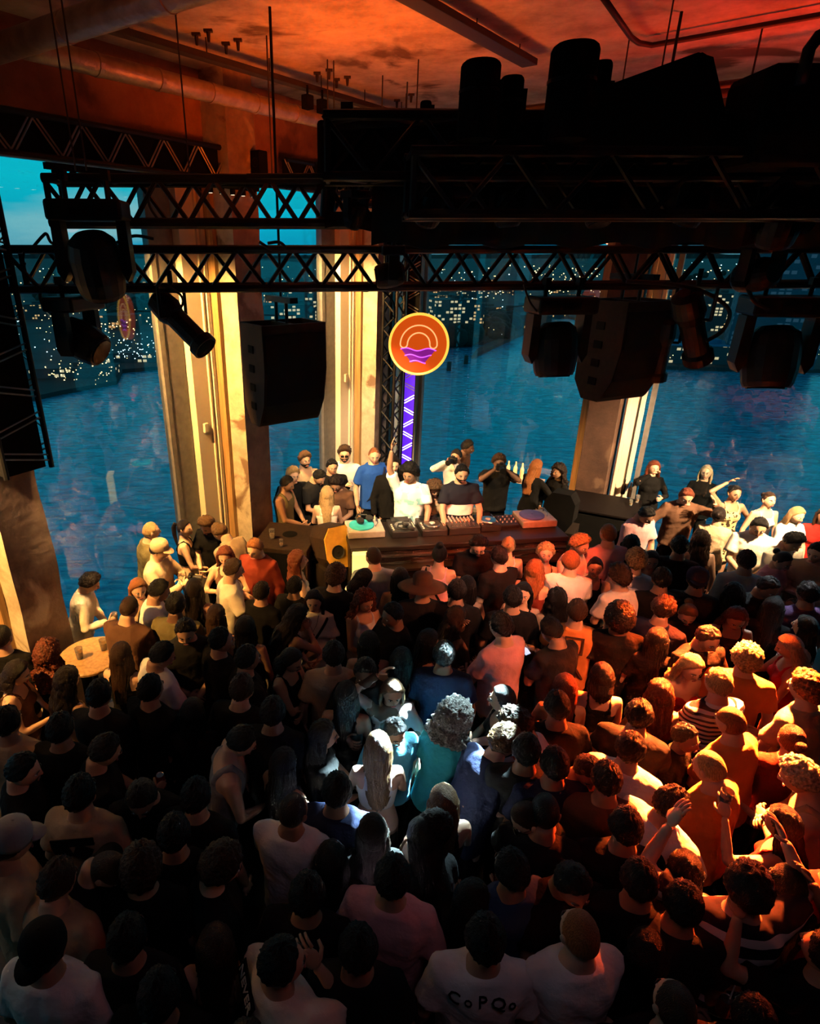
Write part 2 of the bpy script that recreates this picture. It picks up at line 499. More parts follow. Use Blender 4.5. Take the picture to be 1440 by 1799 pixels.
# ------------------------------------------------------------------ ceiling services
M['pipe'] = mat('foil_wrapped_pipe', (0.55, 0.42, 0.30), 0.38, 0.55, noise_scale=9, noise_amt=0.35, bump=0.35, bump_scale=22)
M['tray'] = mat('black_cable_tray', (0.02, 0.015, 0.012), 0.6)
def line_pts(a, b, n):
    return [a.lerp(b, i / n) for i in range(n + 1)]
elbow = wl_(6.6, 0.42, 6.16)
e1, e2 = wl_(2.0, 0.90, 6.12), wl_(6.95, 0.66, 6.12)
pa = line_pts(e1, e2 - (e2 - e1).normalized() * 0.0, 40)
o = MB().tube(pa, 0.085, 14).build('ceiling_pipe', M['pipe'], smooth=True)
for i in range(1, 8):
    q = e1.lerp(e2, i / 8)
    MB().tube([q - A * 0.02, q + A * 0.02], 0.092, 14).build('pipe_joint', M['pipe'], o)
tag(o, 'slim foil-wrapped pipe running under the ceiling along the glass wall', 'pipe')
f1, f2 = wl_(7.0, 0.25, 6.13), wl_(6.95, 6.5, 6.13)
o = MB().tube(line_pts(f1, f2, 30), 0.095, 16).build('ceiling_pipe', M['pipe'], smooth=True)
tag(o, 'thick foil-wrapped pipe crossing the corner of the ceiling', 'pipe')
for i in range(1, 6):
    q = f1.lerp(f2, i / 6)
    MB().tube([q - B * 0.02, q + B * 0.02], 0.101, 16).build('pipe_joint', M['pipe'], o)

def tray(a, b, label, w=0.09, h=0.05):
    c = (a + b) / 2; d = b - a
    F = frame_rot(Vector((d.x, d.y, 0)))
    mb = MB(); mb.box(c, (d.length, w, 0.012), F)
    for sg in (-1, 1): mb.box(c + F @ Vector((0, sg * w / 2, 0.02)), (d.length, 0.012, h), F)
    o = mb.build('cable_tray', M['tray'])
    tag(o, label, 'cable tray')
    n_ = int(d.length / 0.9)
    for i in range(n_ + 1):
        q = a.lerp(b, (i + 0.3) / (n_ + 0.6))
        MB().bar(q, (q.x, q.y, CEIL), 0.006, n=6).build('hanger_rod', M['tray'], o)
    return o
tray(at(180, 52, 6.28), at(722, 212, 6.28), 'black cable tray hung beside the slim foil-wrapped pipe')
tray(at(705, -8, 6.33), at(930, 116, 6.33), 'short black cable tray that ends in the middle of the ceiling', 0.14)
c_pts = [at(1055, -10, 6.38), at(1108, 66, 6.38), at(1122, 76, 6.38), at(1145, 80, 6.38), at(1440, 27, 6.38), at(1700, -20, 6.38)]
tag(MB().tube(c_pts, 0.022, 8).build('ceiling_conduit', M['tray'], smooth=True), 'thin dark conduit bending across the red part of the ceiling', 'conduit')
# red-edged service pipes running low over the rig
for k, (yy, rr, lb) in enumerate(((148, 0.03, 'upper thin dark pipe above the lighting rig'), (163, 0.04, 'lower thicker dark pipe just above the lighting rig'))):
    a, b = at(640, yy + 78, 6.05 + k * 0.0), at(1460, yy - 22, 6.05)
    o = MB().tube(line_pts(a, b, 8), rr, 10).build('service_pipe', M['tray'], smooth=True)
    tag(o, lb, 'pipe')
    for i in (1, 4, 7):
        q = a.lerp(b, i / 8); MB().bar(q, (q.x, q.y, CEIL), 0.008, n=6).build('hanger_rod', M['tray'], o)
# ceiling anchors: small dark studs in pairs
anch = [(345, 68), (366, 62), (397, 84), (418, 78), (557, 135), (578, 130), (591, 146), (610, 142), (697, 182), (722, 172)]
g0 = None
for i, (px, py) in enumerate(anch):
    p = at(px, py, CEIL - 0.04)
    if g0 is None:
        g0 = empty('ceiling_anchor', p)
        mb = MB(); mb.box((0, 0, 0.03), (0.075, 0.045, 0.02)); mb.build('mounting_plate', M['tray'], g0)
        mb = MB(); mb.bar((0, 0, 0.03), (0, 0, -0.05), 0.02, 0.012, 8); mb.build('bolt', M['tray'], g0)
        q = g0
    else:
        q = copy_tree(g0)
    q.location = p
    tag(q, 'small dark steel anchor bolted to the orange ceiling', 'ceiling anchor', 'steel anchors in the ceiling')
for i, (px, py, y2) in enumerate(((308, 22, 125), (468, 63, 165), (575, 105, 160), (586, 107, 190), (672, 133, 215), (735, 105, 195), (1105, 70, 165), (1183, 0, 140))):
    a = at(px, py, CEIL)
    tag(MB().bar((a.x, a.y, 6.45), (a.x, a.y, 5.25), 0.007, n=6).build('hanger_rod', M['tray']), 'thin steel rod hanging from the ceiling above the rig', 'hanger rod', 'hanger rods in the ceiling')
# two small black junction boxes on the tray
for px, py, lb in ((540, 172, 'small black box clamped to the cable tray, nearer one'), (566, 180, 'small black box clamped to the cable tray, further one')):
    p = at(px, py, 6.18)
    e = empty('junction_box', p)
    MB().box((0, 0, -0.04), (0.11, 0.09, 0.13), RA, bev=0.01).build('housing', M['matte'], e)
    MB().bar((0, 0, 0.02), (0, 0, 0.11), 0.012).build('bracket', M['matte'], e)
    tag(e, lb, 'junction box')

# small fittings on the piers
p = wl_(4.49 + 0.22 + 0.30, 0.155, 2.62)
tag(MB().box((0, 0, 0), (0.07, 0.04, 0.12), RA, bev=0.008).build('sensor_box', M['cream'], loc=p), 'small pale sensor box on the cream casing behind the hanging loudspeaker', 'sensor')
p = wl_(1.34 + 0.22 + 0.28, 0.155, 2.75)
tag(MB().box((0, 0, 0), (0.07, 0.04, 0.13), RA, bev=0.008).build('sensor_box', M['cream'], loc=p), 'small pale sensor box on the cream casing near the neon sign', 'sensor')
M['redring'] = mat('red_light_ring', (0.5, 0.06, 0.05), 0.4)  # a red ring light, its glow put into plain red colour
p = atY(43, 812, (wl_(7.69, 0.57)).y - 0.02); 
e = empty('ring_light', wl_(7.60, 0.575, p.z))
e.rotation_euler = (0, 0, -TH + R(90) - R(90))
MB().tube([(0.035 * math.cos(t * .3927), 0, 0.035 * math.sin(t * .3927)) for t in range(16)], 0.009, 6, closed=True).build('ring', M['redring'], e)
MB().box((0, 0.01, 0), (0.05, 0.02, 0.05), bev=0.005).build('button', M['matte'], e)
e.rotation_euler = (0, 0, R(90) - TH)
tag(e, 'small round red ring light on the nearest concrete pier', 'button')
e = empty('wall_speaker', wl_(4.30, 0.64, 5.60), -TH)
MB().box((0, 0, 0), (0.14, 0.14, 0.24), bev=0.012).build('cabinet', M['matte'], e)
MB().lathe([(0.05, 0), (0.045, -0.01), (0.02, 0.0)], (0, -0.07, 0), 16, rotm(90, 0, 0)).build('cone', M['rubber'], e)
tag(e, 'small black loudspeaker high on the second pier under the slim pipe', 'loudspeaker')
# ================================================================== outside: harbour at dusk
WZ = -70.0
m, n, l, b = nt_of('harbour_water')
b.inputs['Base Color'].default_value = (0.003, 0.05, 0.085, 1)
b.inputs['Roughness'].default_value = 0.16
b.inputs['Specular IOR Level'].default_value = 0.9
tc = n.new('ShaderNodeTexCoord'); mp = n.new('ShaderNodeMapping'); mp.inputs['Scale'].default_value = (0.05, 0.11, 1); mp.inputs['Rotation'].default_value = (0, 0, 0.35)
n1 = n.new('ShaderNodeTexNoise'); n1.inputs['Scale'].default_value = 3.0; n1.inputs['Detail'].default_value = 6; n1.inputs['Distortion'].default_value = 0.8
bp = n.new('ShaderNodeBump'); bp.inputs['Strength'].default_value = 0.55; bp.inputs['Distance'].default_value = 1.6
l.new(tc.outputs['Object'], mp.inputs[0]); l.new(mp.outputs[0], n1.inputs[0]); l.new(n1.outputs[0], bp.inputs['Height']); l.new(bp.outputs[0], b.inputs['Normal'])
cr = n.new('ShaderNodeValToRGB'); cr.color_ramp.elements[0].position = 0.35; cr.color_ramp.elements[0].color = (0.003, 0.15, 0.27, 1)
cr.color_ramp.elements[1].position = 0.7; cr.color_ramp.elements[1].color = (0.008, 0.46, 0.66, 1)
l.new(n1.outputs[0], cr.inputs[0]); l.new(cr.outputs[0], b.inputs['Base Color'])
M['water'] = m
S = 9000
o = MB().add([(-S, -200, WZ), (S, -200, WZ), (S, S, WZ), (-S, S, WZ)], [(0, 1, 2, 3)]).build('harbour_water', M['water'])
struct(o)

M['land'] = mat('night_land', (0.035, 0.05, 0.05), 0.9, noise_scale=0.02, noise_amt=0.7)
M['quay'] = mat('stone_quay', (0.05, 0.045, 0.04), 0.9, noise_scale=0.1, noise_amt=0.5)
def land(name, pix, th=2.5, m='land'):
    pts = [at(px, py, WZ + 1.5) for px, py in pix]
    k = len(pts); mb = MB()
    mb.add([(p.x, p.y, WZ - 1) for p in pts] + [(p.x, p.y, WZ + th) for p in pts],
           [tuple(range(k - 1, -1, -1)), tuple(range(k, 2 * k))] + [(i, (i + 1) % k, (i + 1) % k + k, i + k) for i in range(k)])
    return struct(mb.build(name, M[m]))
land('land_shore', [(-900, 700), (60, 700), (105, 690), (205, 672), (215, 652), (380, 638), (520, 612), (640, 600), (770, 608), (850, 603), (925, 572), (930, 548), (1010, 560), (1060, 620), (1130, 645), (1300, 650), (1700, 655), (2600, 600), (2600, 460), (-900, 460)])
# low land right out to the horizon
o = MB().add([(-S, 1300, WZ + 2.2), (S, 1300, WZ + 2.2), (S, S, WZ + 2.2), (-S, S, WZ + 2.2)], [(0, 1, 2, 3)]).build('land_far', M['land']); struct(o)
land('land_pier', [(838, 615), (828, 628), (938, 578), (935, 570)], 2.5, 'quay')
# distant low hills
mb = MB(); k = 70
for i in range(k):
    x = -5200 + i * 150
    h = 18 + 70 * max(0, noise.noise(Vector((i * 0.17, 3, 0)))) + (75 * math.exp(-((x + 2000) / 500.0) ** 2))
    mb.v += [(x, 6200, WZ), (x, 6200, WZ + 20 + h), (x, 7000, WZ)]
for i in range(k - 1):
    a = i * 3
    mb.f += [(a, a + 3, a + 4, a + 1), (a + 1, a + 4, a + 5, a + 2)]
mb.m = [0] * len(mb.f)
struct(mb.build('hills', M['land']))

# buildings with lit windows
def facade(name, wall, lit, scale=3.0, frac=0.62, em=3.0, row=3.2):
    m, n, l, b = nt_of(name)
    b.inputs['Base Color'].default_value = wall + (1,)
    b.inputs['Roughness'].default_value = 0.6
    tc = n.new('ShaderNodeTexCoord'); mp = n.new('ShaderNodeMapping')
    sep = n.new('ShaderNodeSeparateXYZ'); add = n.new('ShaderNodeMath'); add.operation = 'ADD'
    cmb = n.new('ShaderNodeCombineXYZ')
    l.new(tc.outputs['Object'], sep.inputs[0])
    l.new(sep.outputs[0], add.inputs[0]); l.new(sep.outputs[1], add.inputs[1])
    l.new(add.outputs[0], cmb.inputs[0]); l.new(sep.outputs[2], cmb.inputs[1])
    br = n.new('ShaderNodeTexBrick'); br.offset = 0.0
    br.inputs['Scale'].default_value = 1.0
    br.inputs['Brick Width'].default_value = scale; br.inputs['Row Height'].default_value = row
    br.inputs['Mortar Size'].default_value = 0.55
    br.inputs['Color1'].default_value = (0, 0, 0, 1); br.inputs['Color2'].default_value = (1, 1, 1, 1); br.inputs['Mortar'].default_value = (0, 0, 0, 1)
    l.new(cmb.outputs[0], br.inputs[0])
    cr = n.new('ShaderNodeValToRGB'); cr.color_ramp.interpolation = 'CONSTANT'
    cr.color_ramp.elements[0].position = 0; cr.color_ramp.elements[0].color = (0, 0, 0, 1)
    cr.color_ramp.elements[1].position = frac; cr.color_ramp.elements[1].color = lit + (1,)
    l.new(br.outputs[0], cr.inputs[0])
    l.new(cr.outputs[0], b.inputs['Emission Color']); b.inputs['Emission Strength'].default_value = em
    return m
FAC = [facade('office_facade_warm', (0.03, 0.035, 0.045), (1.0, 0.62, 0.25), 3.0, 0.74, 0.8, 2.8),
       facade('office_facade_white', (0.03, 0.04, 0.05), (1.0, 0.80, 0.45), 3.6, 0.72, 0.8, 2.8),
       facade('flat_facade_amber', (0.04, 0.035, 0.035), (1.0, 0.5, 0.18), 4.5, 0.8, 0.9),
       facade('glass_facade_blue', (0.02, 0.06, 0.09), (0.25, 0.6, 0.9), 4.0, 0.7, 0.06)]
M['roofm'] = mat('flat_roof', (0.05, 0.055, 0.06), 0.9)
M['roofb'] = mat('blue_roof', (0.02, 0.14, 0.28), 0.7)
M['lampglow'] = mat('warm_street_lamp', (1, 0.7, 0.35), 0.5, emit=(1.0, 0.62, 0.26), emit_s=5)
M['lampcool'] = mat('cool_street_lamp', (0.9, 0.95, 1), 0.5, emit=(0.75, 0.95, 1.0), emit_s=4)

def building(px, py, w, d, h, f, rz, label, roof='roofm', group=None):
    p = at(px, py, WZ + 2.5)
    e = empty('building', p, R(rz))
    MB().box((0, 0, h / 2), (w, d, h)).build('facade', FAC[f], e)
    mb = MB().box((0, 0, h + 0.4), (w + 0.8, d + 0.8, 0.8)); mb.box((w * 0.2, 0, h + 2), (w * 0.25, d * 0.3, 2.6)); mb.build('roof', M[roof], e)
    tag(e, label, 'building', group)
    return e
building(786, 596, 34, 26, 33, 1, 12, 'lit office block on the quay nearest the round neon sign')
building(818, 590, 24, 22, 28, 0, 5, 'second office block with warm windows beside the quay')
building(765, 560, 40, 30, 26, 0, -8, 'office block with warm lit floors behind the quay')
building(850, 565, 26, 22, 15, 2, 20, 'small house with amber windows near the pier')
building(905, 560, 24, 20, 14, 2, -12, 'small amber lit house behind the pier end')
building(985, 548, 70, 30, 11, 1, 6, 'low long shed beside the canal mouth')
building(1340, 636, 52, 46, 98, 3, -28, 'tall blue glass tower with a grid facade on the far quay')
building(1216, 634, 44, 30, 12, 1, -10, 'low hall with a blue roof on the far quay', 'roofb')
building(1285, 634, 26, 20, 9, 0, -10, 'small lit pavilion between the blue roof and the glass tower')
building(1190, 600, 30, 24, 30, 3, -20, 'blue office block behind the hanging loudspeaker')
building(1245, 580, 26, 26, 34, 1, -20, 'mid-rise block with white windows behind the blue roofed hall')
building(505, 600, 44, 26, 30, 1, 15, 'white lit office between the two pale piers')
building(545, 588, 40, 26, 38, 1, 5, 'bright office with rows of white windows by the pale pier')
building(120, 660, 60, 16, 5, 1, 8, 'long low terminal shed on the near quay')
building(260, 634, 80, 18, 6, 1, 4, 'long low ferry terminal at the water edge')
rr = random.Random(5)
nb = 0
for px in list(range(60, 350, 22)) + list(range(465, 590, 22)) + list(range(765, 1060, 20)) + list(range(1140, 1440, 24)):
    py = rr.choice([500, 515, 530, 545, 560, 575])
    building(px + rr.uniform(-6, 6), py, rr.uniform(20, 60), rr.uniform(15, 30), rr.uniform(7, 17), rr.choice([0, 1, 2, 2]), rr.uniform(-30, 30),
             'low far building with scattered lit windows across the harbour', group='far city blocks across the harbour')
# countless city lights: street lamps, cars, masts
def lights(name, m, cnt, areas, s0, s1, seed, label):
    q = random.Random(seed); mb = MB()
    for i in range(cnt):
        x0, y0, x1, y1 = q.choice(areas)
        px, py = q.uniform(x0, x1), q.uniform(y0, y1)
        p = at(px, py, WZ + 2.5)
        s = q.uniform(s0, s1) * p.y / 1000
        mb.box((p.x, p.y, WZ + 3 + q.uniform(3, 9)), (s, s, s))
    o = mb.build(name, m); tag(o, label, 'city lights', kind='stuff')
lights('city_lights', M['lampglow'], 900, [(20, 480, 350, 560), (80, 540, 350, 640), (80, 655, 200, 690), (460, 470, 600, 600), (750, 470, 930, 600), (930, 470, 1070, 540), (1130, 470, 1440, 600), (1150, 610, 1440, 645), (20, 470, 1440, 490), (60, 540, 350, 600)], 0.5, 1.5, 3, 'warm street and window lights scattered over the far shore')
lights('city_lights', M['lampcool'], 420, [(20, 470, 350, 640), (80, 600, 350, 645), (460, 470, 600, 600), (750, 480, 900, 600), (1130, 460, 1440, 560), (200, 632, 350, 642)], 0.5, 1.3, 4, 'cool white lights scattered over the far shore')
# tree belts on the shore
M['tree'] = mat('dark_tree_leaves', (0.012, 0.03, 0.022), 0.95, noise_scale=0.3, noise_amt=0.6)
mb = MB(); q = random.Random(9)
for i in range(330):
    x0, y0, x1, y1 = q.choice([(70, 500, 350, 545), (200, 540, 350, 570), (465, 500, 600, 560), (760, 600, 830, 606), (1130, 480, 1440, 520), (830, 570, 900, 596)])
    p = at(q.uniform(x0, x1), q.uniform(y0, y1), WZ + 2.5); r_ = q.uniform(5, 10)
    mb.ell((p.x, p.y, WZ + 2 + r_ * 0.8), (r_ * 1.2, r_, r_), 7, 5)
tag(mb.build('tree_belt', M['tree'], smooth=True), 'dark belts of trees on the far shore', 'trees', kind='stuff')
# mooring dolphins in the water
for i, (px, py) in enumerate(((818, 640), (788, 652), (940, 592))):
    p = at(px, py, WZ)
    o = MB().bar((0, 0, -1), (0, 0, 6), 1.6, 1.4, 10).build('mooring_post', M['quay'], loc=p, smooth=True)
    tag(o, ('dark mooring post off the tip of the pier', 'dark mooring post standing nearer the round neon sign', 'dark mooring post at the root of the pier')[i], 'mooring post')
# ================================================================== lighting rig
def truss(p0, p1, size, label, n_seg=None, tube=0.026, pitch=1.7, parent_only=False, roll=0):
    """square box truss: four chords, zigzag lacing on every side, end frames"""
    p0, p1 = Vector(p0), Vector(p1); d = p1 - p0; Lg = d.length
    e = empty('box_truss', p0)
    if abs(d.z) > 0.9 * Lg:
        F = Matrix(((0, 0, 0), (0, 0, 0), (0, 0, 0)))
        x = Vector((0, 0, 1 if d.z > 0 else -1)); y = A.copy(); z = x.cross(y)
        F = Matrix((x, y, z)).transposed()
    else:
        F = frame_rot(d)
        x = d.normalized(); y = F.col[1].copy(); z = x.cross(y); F = Matrix((x, y, z)).transposed()
    h = size / 2
    cs = [(-h, -h), (h, -h), (h, h), (-h, h)]
    for i, (y_, z_) in enumerate(cs):
        MB().bar(F @ Vector((0, y_, z_)), F @ Vector((Lg, y_, z_)), tube, n=8).build('chord', M['black'], e)
    seg = n_seg or max(2, int(Lg / (size * pitch)))
    for i in range(4):
        a, b = cs[i], cs[(i + 1) % 4]
        mb = MB()
        for k in range(seg):
            ph = 0.0
            s0, s1 = Lg * (k + ph) / seg, min(Lg, Lg * (k + 1 + ph) / seg); sm = (s0 + s1) / 2
            if sm > Lg: continue
            mb.bar(F @ Vector((s0, a[0], a[1])), F @ Vector((sm, b[0], b[1])), tube * 0.55, n=5, cap=False)
            mb.bar(F @ Vector((sm, b[0], b[1])), F @ Vector((s1, a[0], a[1])), tube * 0.55, n=5, cap=False)
        for s_ in (0.02, Lg - 0.02):
            mb.bar(F @ Vector((s_, a[0], a[1])), F @ Vector((s_, b[0], b[1])), tube * 0.7, n=6)
        mb.build('lacing', M['black'], e)
    tag(e, label, 'truss')
    return e
TB0, TB1 = Vector((-2.62, 5.2, 4.56)), Vector((4.9, 6.0, 4.56))
TA0, TA1 = Vector((-2.02, 4.75, 5.01)), Vector((5.2, 5.1, 5.01))
truss(TB0, TB1, 0.29, 'lowest black box truss, its lacing open against the harbour', tube=0.033, pitch=1.5)
truss(TA0, TA1, 0.27, 'black box truss just above the lowest one, starting over the moving light', tube=0.032, pitch=1.4)
truss((0.0, 4.35, 5.30), (5.2, 4.6, 5.30), 0.29, 'black box truss in the dark middle of the rig')
truss((-0.1, 3.95, 5.22), (5.2, 4.0, 5.22), 0.29, 'black box truss behind the long dark fixtures')
truss((0.35, 3.7, 5.02), (5.0, 3.8, 5.02), 0.29, 'black box truss carrying the row of dark floodlights')
# trusses run towards the balcony and tie the others together
truss((0.2, 5.35, 5.14), (0.75, 4.0, 5.12), 0.24, 'short black box truss tying the rig together above the neon sign')
truss((3.0, 5.7, 5.14), (3.2, 4.0, 5.12), 0.24, 'short black box truss tying the rig together above the dance floor')
# ladder-like trusses above the windows
def ladder(a, b, label, h=0.30):
    e = empty('window_truss', a); d = b - a; Lg = d.length
    F = frame_rot(d)
    for z_ in (0, h):
        MB().bar((0, 0, z_), F @ Vector((Lg, 0, 0)) + Vector((0, 0, z_)), 0.028).build('chord', M['black'], e)
    mb = MB(); k = int(Lg / 0.22)
    for i in range(k):
        x0, x1 = Lg * i / k, Lg * (i + 1) / k
        q = (Vector((x0, 0, 0)), Vector((x1, 0, h))) if i % 2 == 0 else (Vector((x0, 0, h)), Vector((x1, 0, 0)))
        for dy in (-0.02, 0.02):
            mb.bar(F @ (q[0] + Vector((dy, 0, 0))), F @ (q[1] + Vector((dy, 0, 0))), 0.008, n=5)
    mb.build('lacing', M['lace'], e)
    MB().box(F @ Vector((Lg / 2, -0.05, h / 2)), (Lg, 0.02, h), F).build('back_board', M['matte'], e)
    tag(e, label, 'truss')
    return e
M['lace'] = mat('orange_lit_lacing_steel', (0.5, 0.5, 0.5), 0.4, 0.8)
ladder(wl_(4.35, 0.45, 5.42), wl_(7.3, 0.45, 5.42), 'flat lattice truss along the top of the glass with diagonal lacing')
ladder(wl_(1.0, 0.45, 5.42), wl_(3.6, 0.45, 5.42), 'flat lattice truss over the narrow window beyond the hanging loudspeaker')
ladder(wr_(1.2, 0.5, 5.42), wr_(7.4, 0.5, 5.42), 'flat lattice truss along the top of the far glass wall')
# bars of small spotlights under the lattice truss
def lightbar(a, b, n_, label):
    e = empty('light_bar', a); d = b - a; F = frame_rot(d)
    MB().box(d / 2, (d.length, 0.05, 0.05), F).build('bar', M['matte'], e)
    for i in range(n_):
        q = d * ((i + 0.5) / n_)
        f = MB().lathe([(0.018, 0), (0.03, -0.01), (0.03, -0.06), (0.022, -0.062)], q + Vector((0, 0, -0.02)), 10).build('lamp', M['matte'], e)
        MB().lathe([(0.02, 0), (0.021, -0.004)], q + Vector((0, 0, -0.081)), 10).build('lens', M['dimlens'], f)
    tag(e, label, 'light bar'); return e
M['dimlens'] = mat('faintly_glowing_lens', (1, 0.9, 0.75), 0.3, emit=(1.0, 0.85, 0.6), emit_s=1.2)
lightbar(wl_(6.9, 0.6, 5.34), wl_(5.9, 0.6, 5.34), 6, 'light bar of little lamps under the lattice truss, nearer the balcony')
lightbar(wl_(5.3, 0.6, 5.34), wl_(4.3, 0.6, 5.34), 6, 'light bar of little lamps under the lattice truss, beside the second pier')

# tall truss tower hanging in front of the nearest pier, boarded in black
e = empty('truss_tower', (0, 0, 0))
tc0 = wl_(7.70, 0.73)
e.location = (tc0.x, tc0.y, 2.95)
for dx, dy in ((-0.2, -0.15), (0.2, -0.15), (0.2, 0.15), (-0.2, 0.15)):
    q = RA @ Vector((dx, dy, 0)); MB().bar(q, q + Vector((0, 0, 2.6)), 0.024).build('chord', M['black'], e)
MB().box(RA @ Vector((-0.02, 0, 1.3)), (0.36, 0.26, 2.58), RA).build('black_board', M['matte'], e)
mb = MB()
for i in range(9):
    z = 0.12 + i * 0.28; sg = 1 if i % 2 else -1
    for dz in (0, 0.05):
        mb.bar(RA @ Vector((-0.18, -0.16, z + dz - 0.05 * sg)), RA @ Vector((0.18, -0.16, z + dz + 0.05 * sg)), 0.008, n=5)
        mb.bar(RA @ Vector((0.205, -0.13, z + dz - 0.05 * sg)), RA @ Vector((0.205, 0.13, z + dz + 0.05 * sg)), 0.008, n=5)
mb.build('lacing', M['lace'], e)
tag(e, 'black boarded truss tower hanging before the nearest concrete pier', 'truss')

# slim tower in the corner by the neon sign: open lattice and a board lit violet
cx = at(690, 800, 2.2); 
e = truss((0.83, 10.1, 0.0), (0.83, 10.1, 5.3), 0.24, 'tall thin black lattice tower standing beside the neon sign')
M['violet'] = mat('violet_led_tube', (0.03, 0.01, 0.2), 0.4, emit=(0.11, 0.01, 0.85), emit_s=1.0)
M['whiteled'] = mat('white_led_dash', (1, 1, 1), 0.4, emit=(0.75, 0.7, 1.0), emit_s=2.5)
e = empty('led_tower', (1.15, 10.25, 0.0))
MB().box((0, 0, 2.6), (0.2, 0.1, 5.2)).build('black_board', M['matte'], e)
MB().box((0, -0.056, 2.05), (0.17, 0.012, 1.7)).build('violet_panel', M['violet'], e)
for i in range(18):
    sg = 1 if i % 2 else -1; z = 1.3 + i * 0.21
    m_ = M['whiteled'] if z < 2.45 else M['lace']
    mb = MB()
    for dz in (0, 0.045): mb.bar((-0.08, -0.066, z + dz - 0.045 * sg), (0.08, -0.066, z + dz + 0.045 * sg), 0.009, n=5)
    mb.build('dash', m_, e)
tag(e, 'narrow tower with violet light and white dashes behind the raised arm', 'light tower')

# ---- moving-head lamps
def moving_head(loc, sc, yaw, tilt, label, hang=True, clamp=0.12):
    e = empty('moving_head_lamp', loc, R(yaw))
    s = sc
    b = MB().box((0, 0, -0.06 * s), (0.46 * s, 0.30 * s, 0.12 * s), bev=0.02 * s); b.build('base', M['black'], e)
    MB().box((0, -0.155 * s, -0.06 * s), (0.16 * s, 0.01, 0.05 * s)).build('display', M['lens'], e)
    for sg in (-1, 1): MB().bar((sg * 0.13 * s, 0, 0), (sg * 0.13 * s, 0, clamp), 0.018).box((sg * 0.13 * s, 0, clamp), (0.05, 0.07, 0.06)).build('clamp', M['black'], e)
    for sg in (-1, 1):
        MB().prism([(-0.03 * s, 0), (0.03 * s, 0), (0.035 * s, -0.30 * s), (0.0, -0.36 * s), (-0.035 * s, -0.30 * s)], 0.13 * s, None, (sg * 0.20 * s, 0, -0.12 * s)).build('yoke_arm', M['black'], e)
    Rh = rotm(tilt, 0, 0)
    h = MB(); h.lathe([(0.10 * s, 0.17 * s), (0.145 * s, 0.13 * s), (0.165 * s, 0.04 * s), (0.165 * s, -0.10 * s), (0.15 * s, -0.19 * s), (0.135 * s, -0.22 * s)], (0, 0, -0.36 * s), 20, Rh)
    hd = h.build('head', M['black'], e, smooth=False)
    MB().lathe([(0.12 * s, -0.215 * s), (0.115 * s, -0.232 * s)], (0, 0, -0.36 * s), 20, Rh).build('lens', M['lens'], hd)
    tag(e, label, 'stage light'); return e
def hang_at(px, py, Y):
    return atY(px, py, Y)
p = hang_at(127, 516, 5.2); moving_head((p.x, p.y, 4.36), 0.95, -105, 62, 'moving head lamp hanging under the open end of the lowest truss')
p = hang_at(988, 512, 5.45); moving_head((p.x, p.y, 4.34), 1.15, 8, -12, 'moving head lamp hanging between the neon sign and the rear-facing loudspeaker')
p = hang_at(1385, 512, 5.5); moving_head((p.x, p.y, 4.34), 1.35, -10, -14, 'largest moving head lamp, hanging before the far glass tower')
p = hang_at(153, 352, 4.35); moving_head((p.x, p.y, p.z), 1.02, 6, 20, 'bulky moving head lamp clamped on the end of the upper truss', clamp=0.14)
p = hang_at(690, 432, 5.3); moving_head((p.x, p.y, p.z), 0.6, 90, 80, 'moving head lamp lying sideways inside the lowest truss')
for i, (px, py, Y, s_, yw, tl) in enumerate(((760, 300, 4.0, .5, 20, 30), (900, 300, 4.0, .5, -15, 10), (1060, 300, 4.0, .5, 10, -20), (1230, 300, 4.0, .5, 30, 15), (1395, 300, 4.0, .7, -20, 20), (625, 335, 4.6, 0.4, 40, 30), (1350, 415, 5.3, 0.8, 15, 80))):
    p = hang_at(px, py, Y)
    moving_head((p.x, p.y, p.z), s_, yw, tl, ('dark moving head lamp above the neon sign', 'dark moving head lamp under the twin tall cans', 'dark moving head lamp under the widest tall can', 'dark moving head lamp under the sloping cover', 'dark moving head lamp next to the squared black case', 'small dark moving head lamp where the upper truss enters the shadow', 'dark moving head lamp lying in the lowest truss above the glass tower')[i])

# ---- profile lamps
def profile(loc, yaw, tilt, label, s=1.0, shutter=True):
    e = empty('profile_spotlight', loc, R(yaw))
    Rh = rotm(tilt, 0, 0)
    MB().lathe([(0.05 * s, 0.2 * s), (0.09 * s, 0.17 * s), (0.1 * s, 0.05 * s), (0.075 * s, -0.02 * s), (0.075 * s, -0.26 * s), (0.095 * s, -0.28 * s), (0.095 * s, -0.34 * s)], (0, 0, 0), 18, Rh).build('lamp_body', M['black'], e)
    MB().lathe([(0.085 * s, -0.335 * s), (0.08 * s, -0.345 * s)], (0, 0, 0), 18, Rh).build('lens', M['lens'], e)
    y = MB()
    y.bar((-0.13 * s, 0, 0), (-0.13 * s, 0, 0.2 * s), 0.014).bar((0.13 * s, 0, 0), (0.13 * s, 0, 0.2 * s), 0.014).bar((-0.13 * s, 0, 0.2 * s), (0.13 * s, 0, 0.2 * s), 0.014).bar((0, 0, 0.2 * s), (0, 0, 0.30 * s), 0.02)
    y.bar((-0.13 * s, 0, 0), (0.13 * s, 0, 0), 0.012)
    y.build('yoke', M['black'], e)
    tag(e, label, 'stage light'); return e
p = hang_at(305, 555, 5.2); profile(p, 242, 52, 'slim profile spotlight aimed past the pale pier', 1.15)
p = hang_at(1213, 560, 5.3); profile(p, -60, 35, 'profile spotlight with looped cables beside the rear-facing loudspeaker', 1.3)
p = hang_at(1150, 620, 5.9); profile((p.x + 0.05, p.y, p.z + 0.1), -30, 10, 'dark spotlight half hidden under the rear-facing loudspeaker', 1.1)
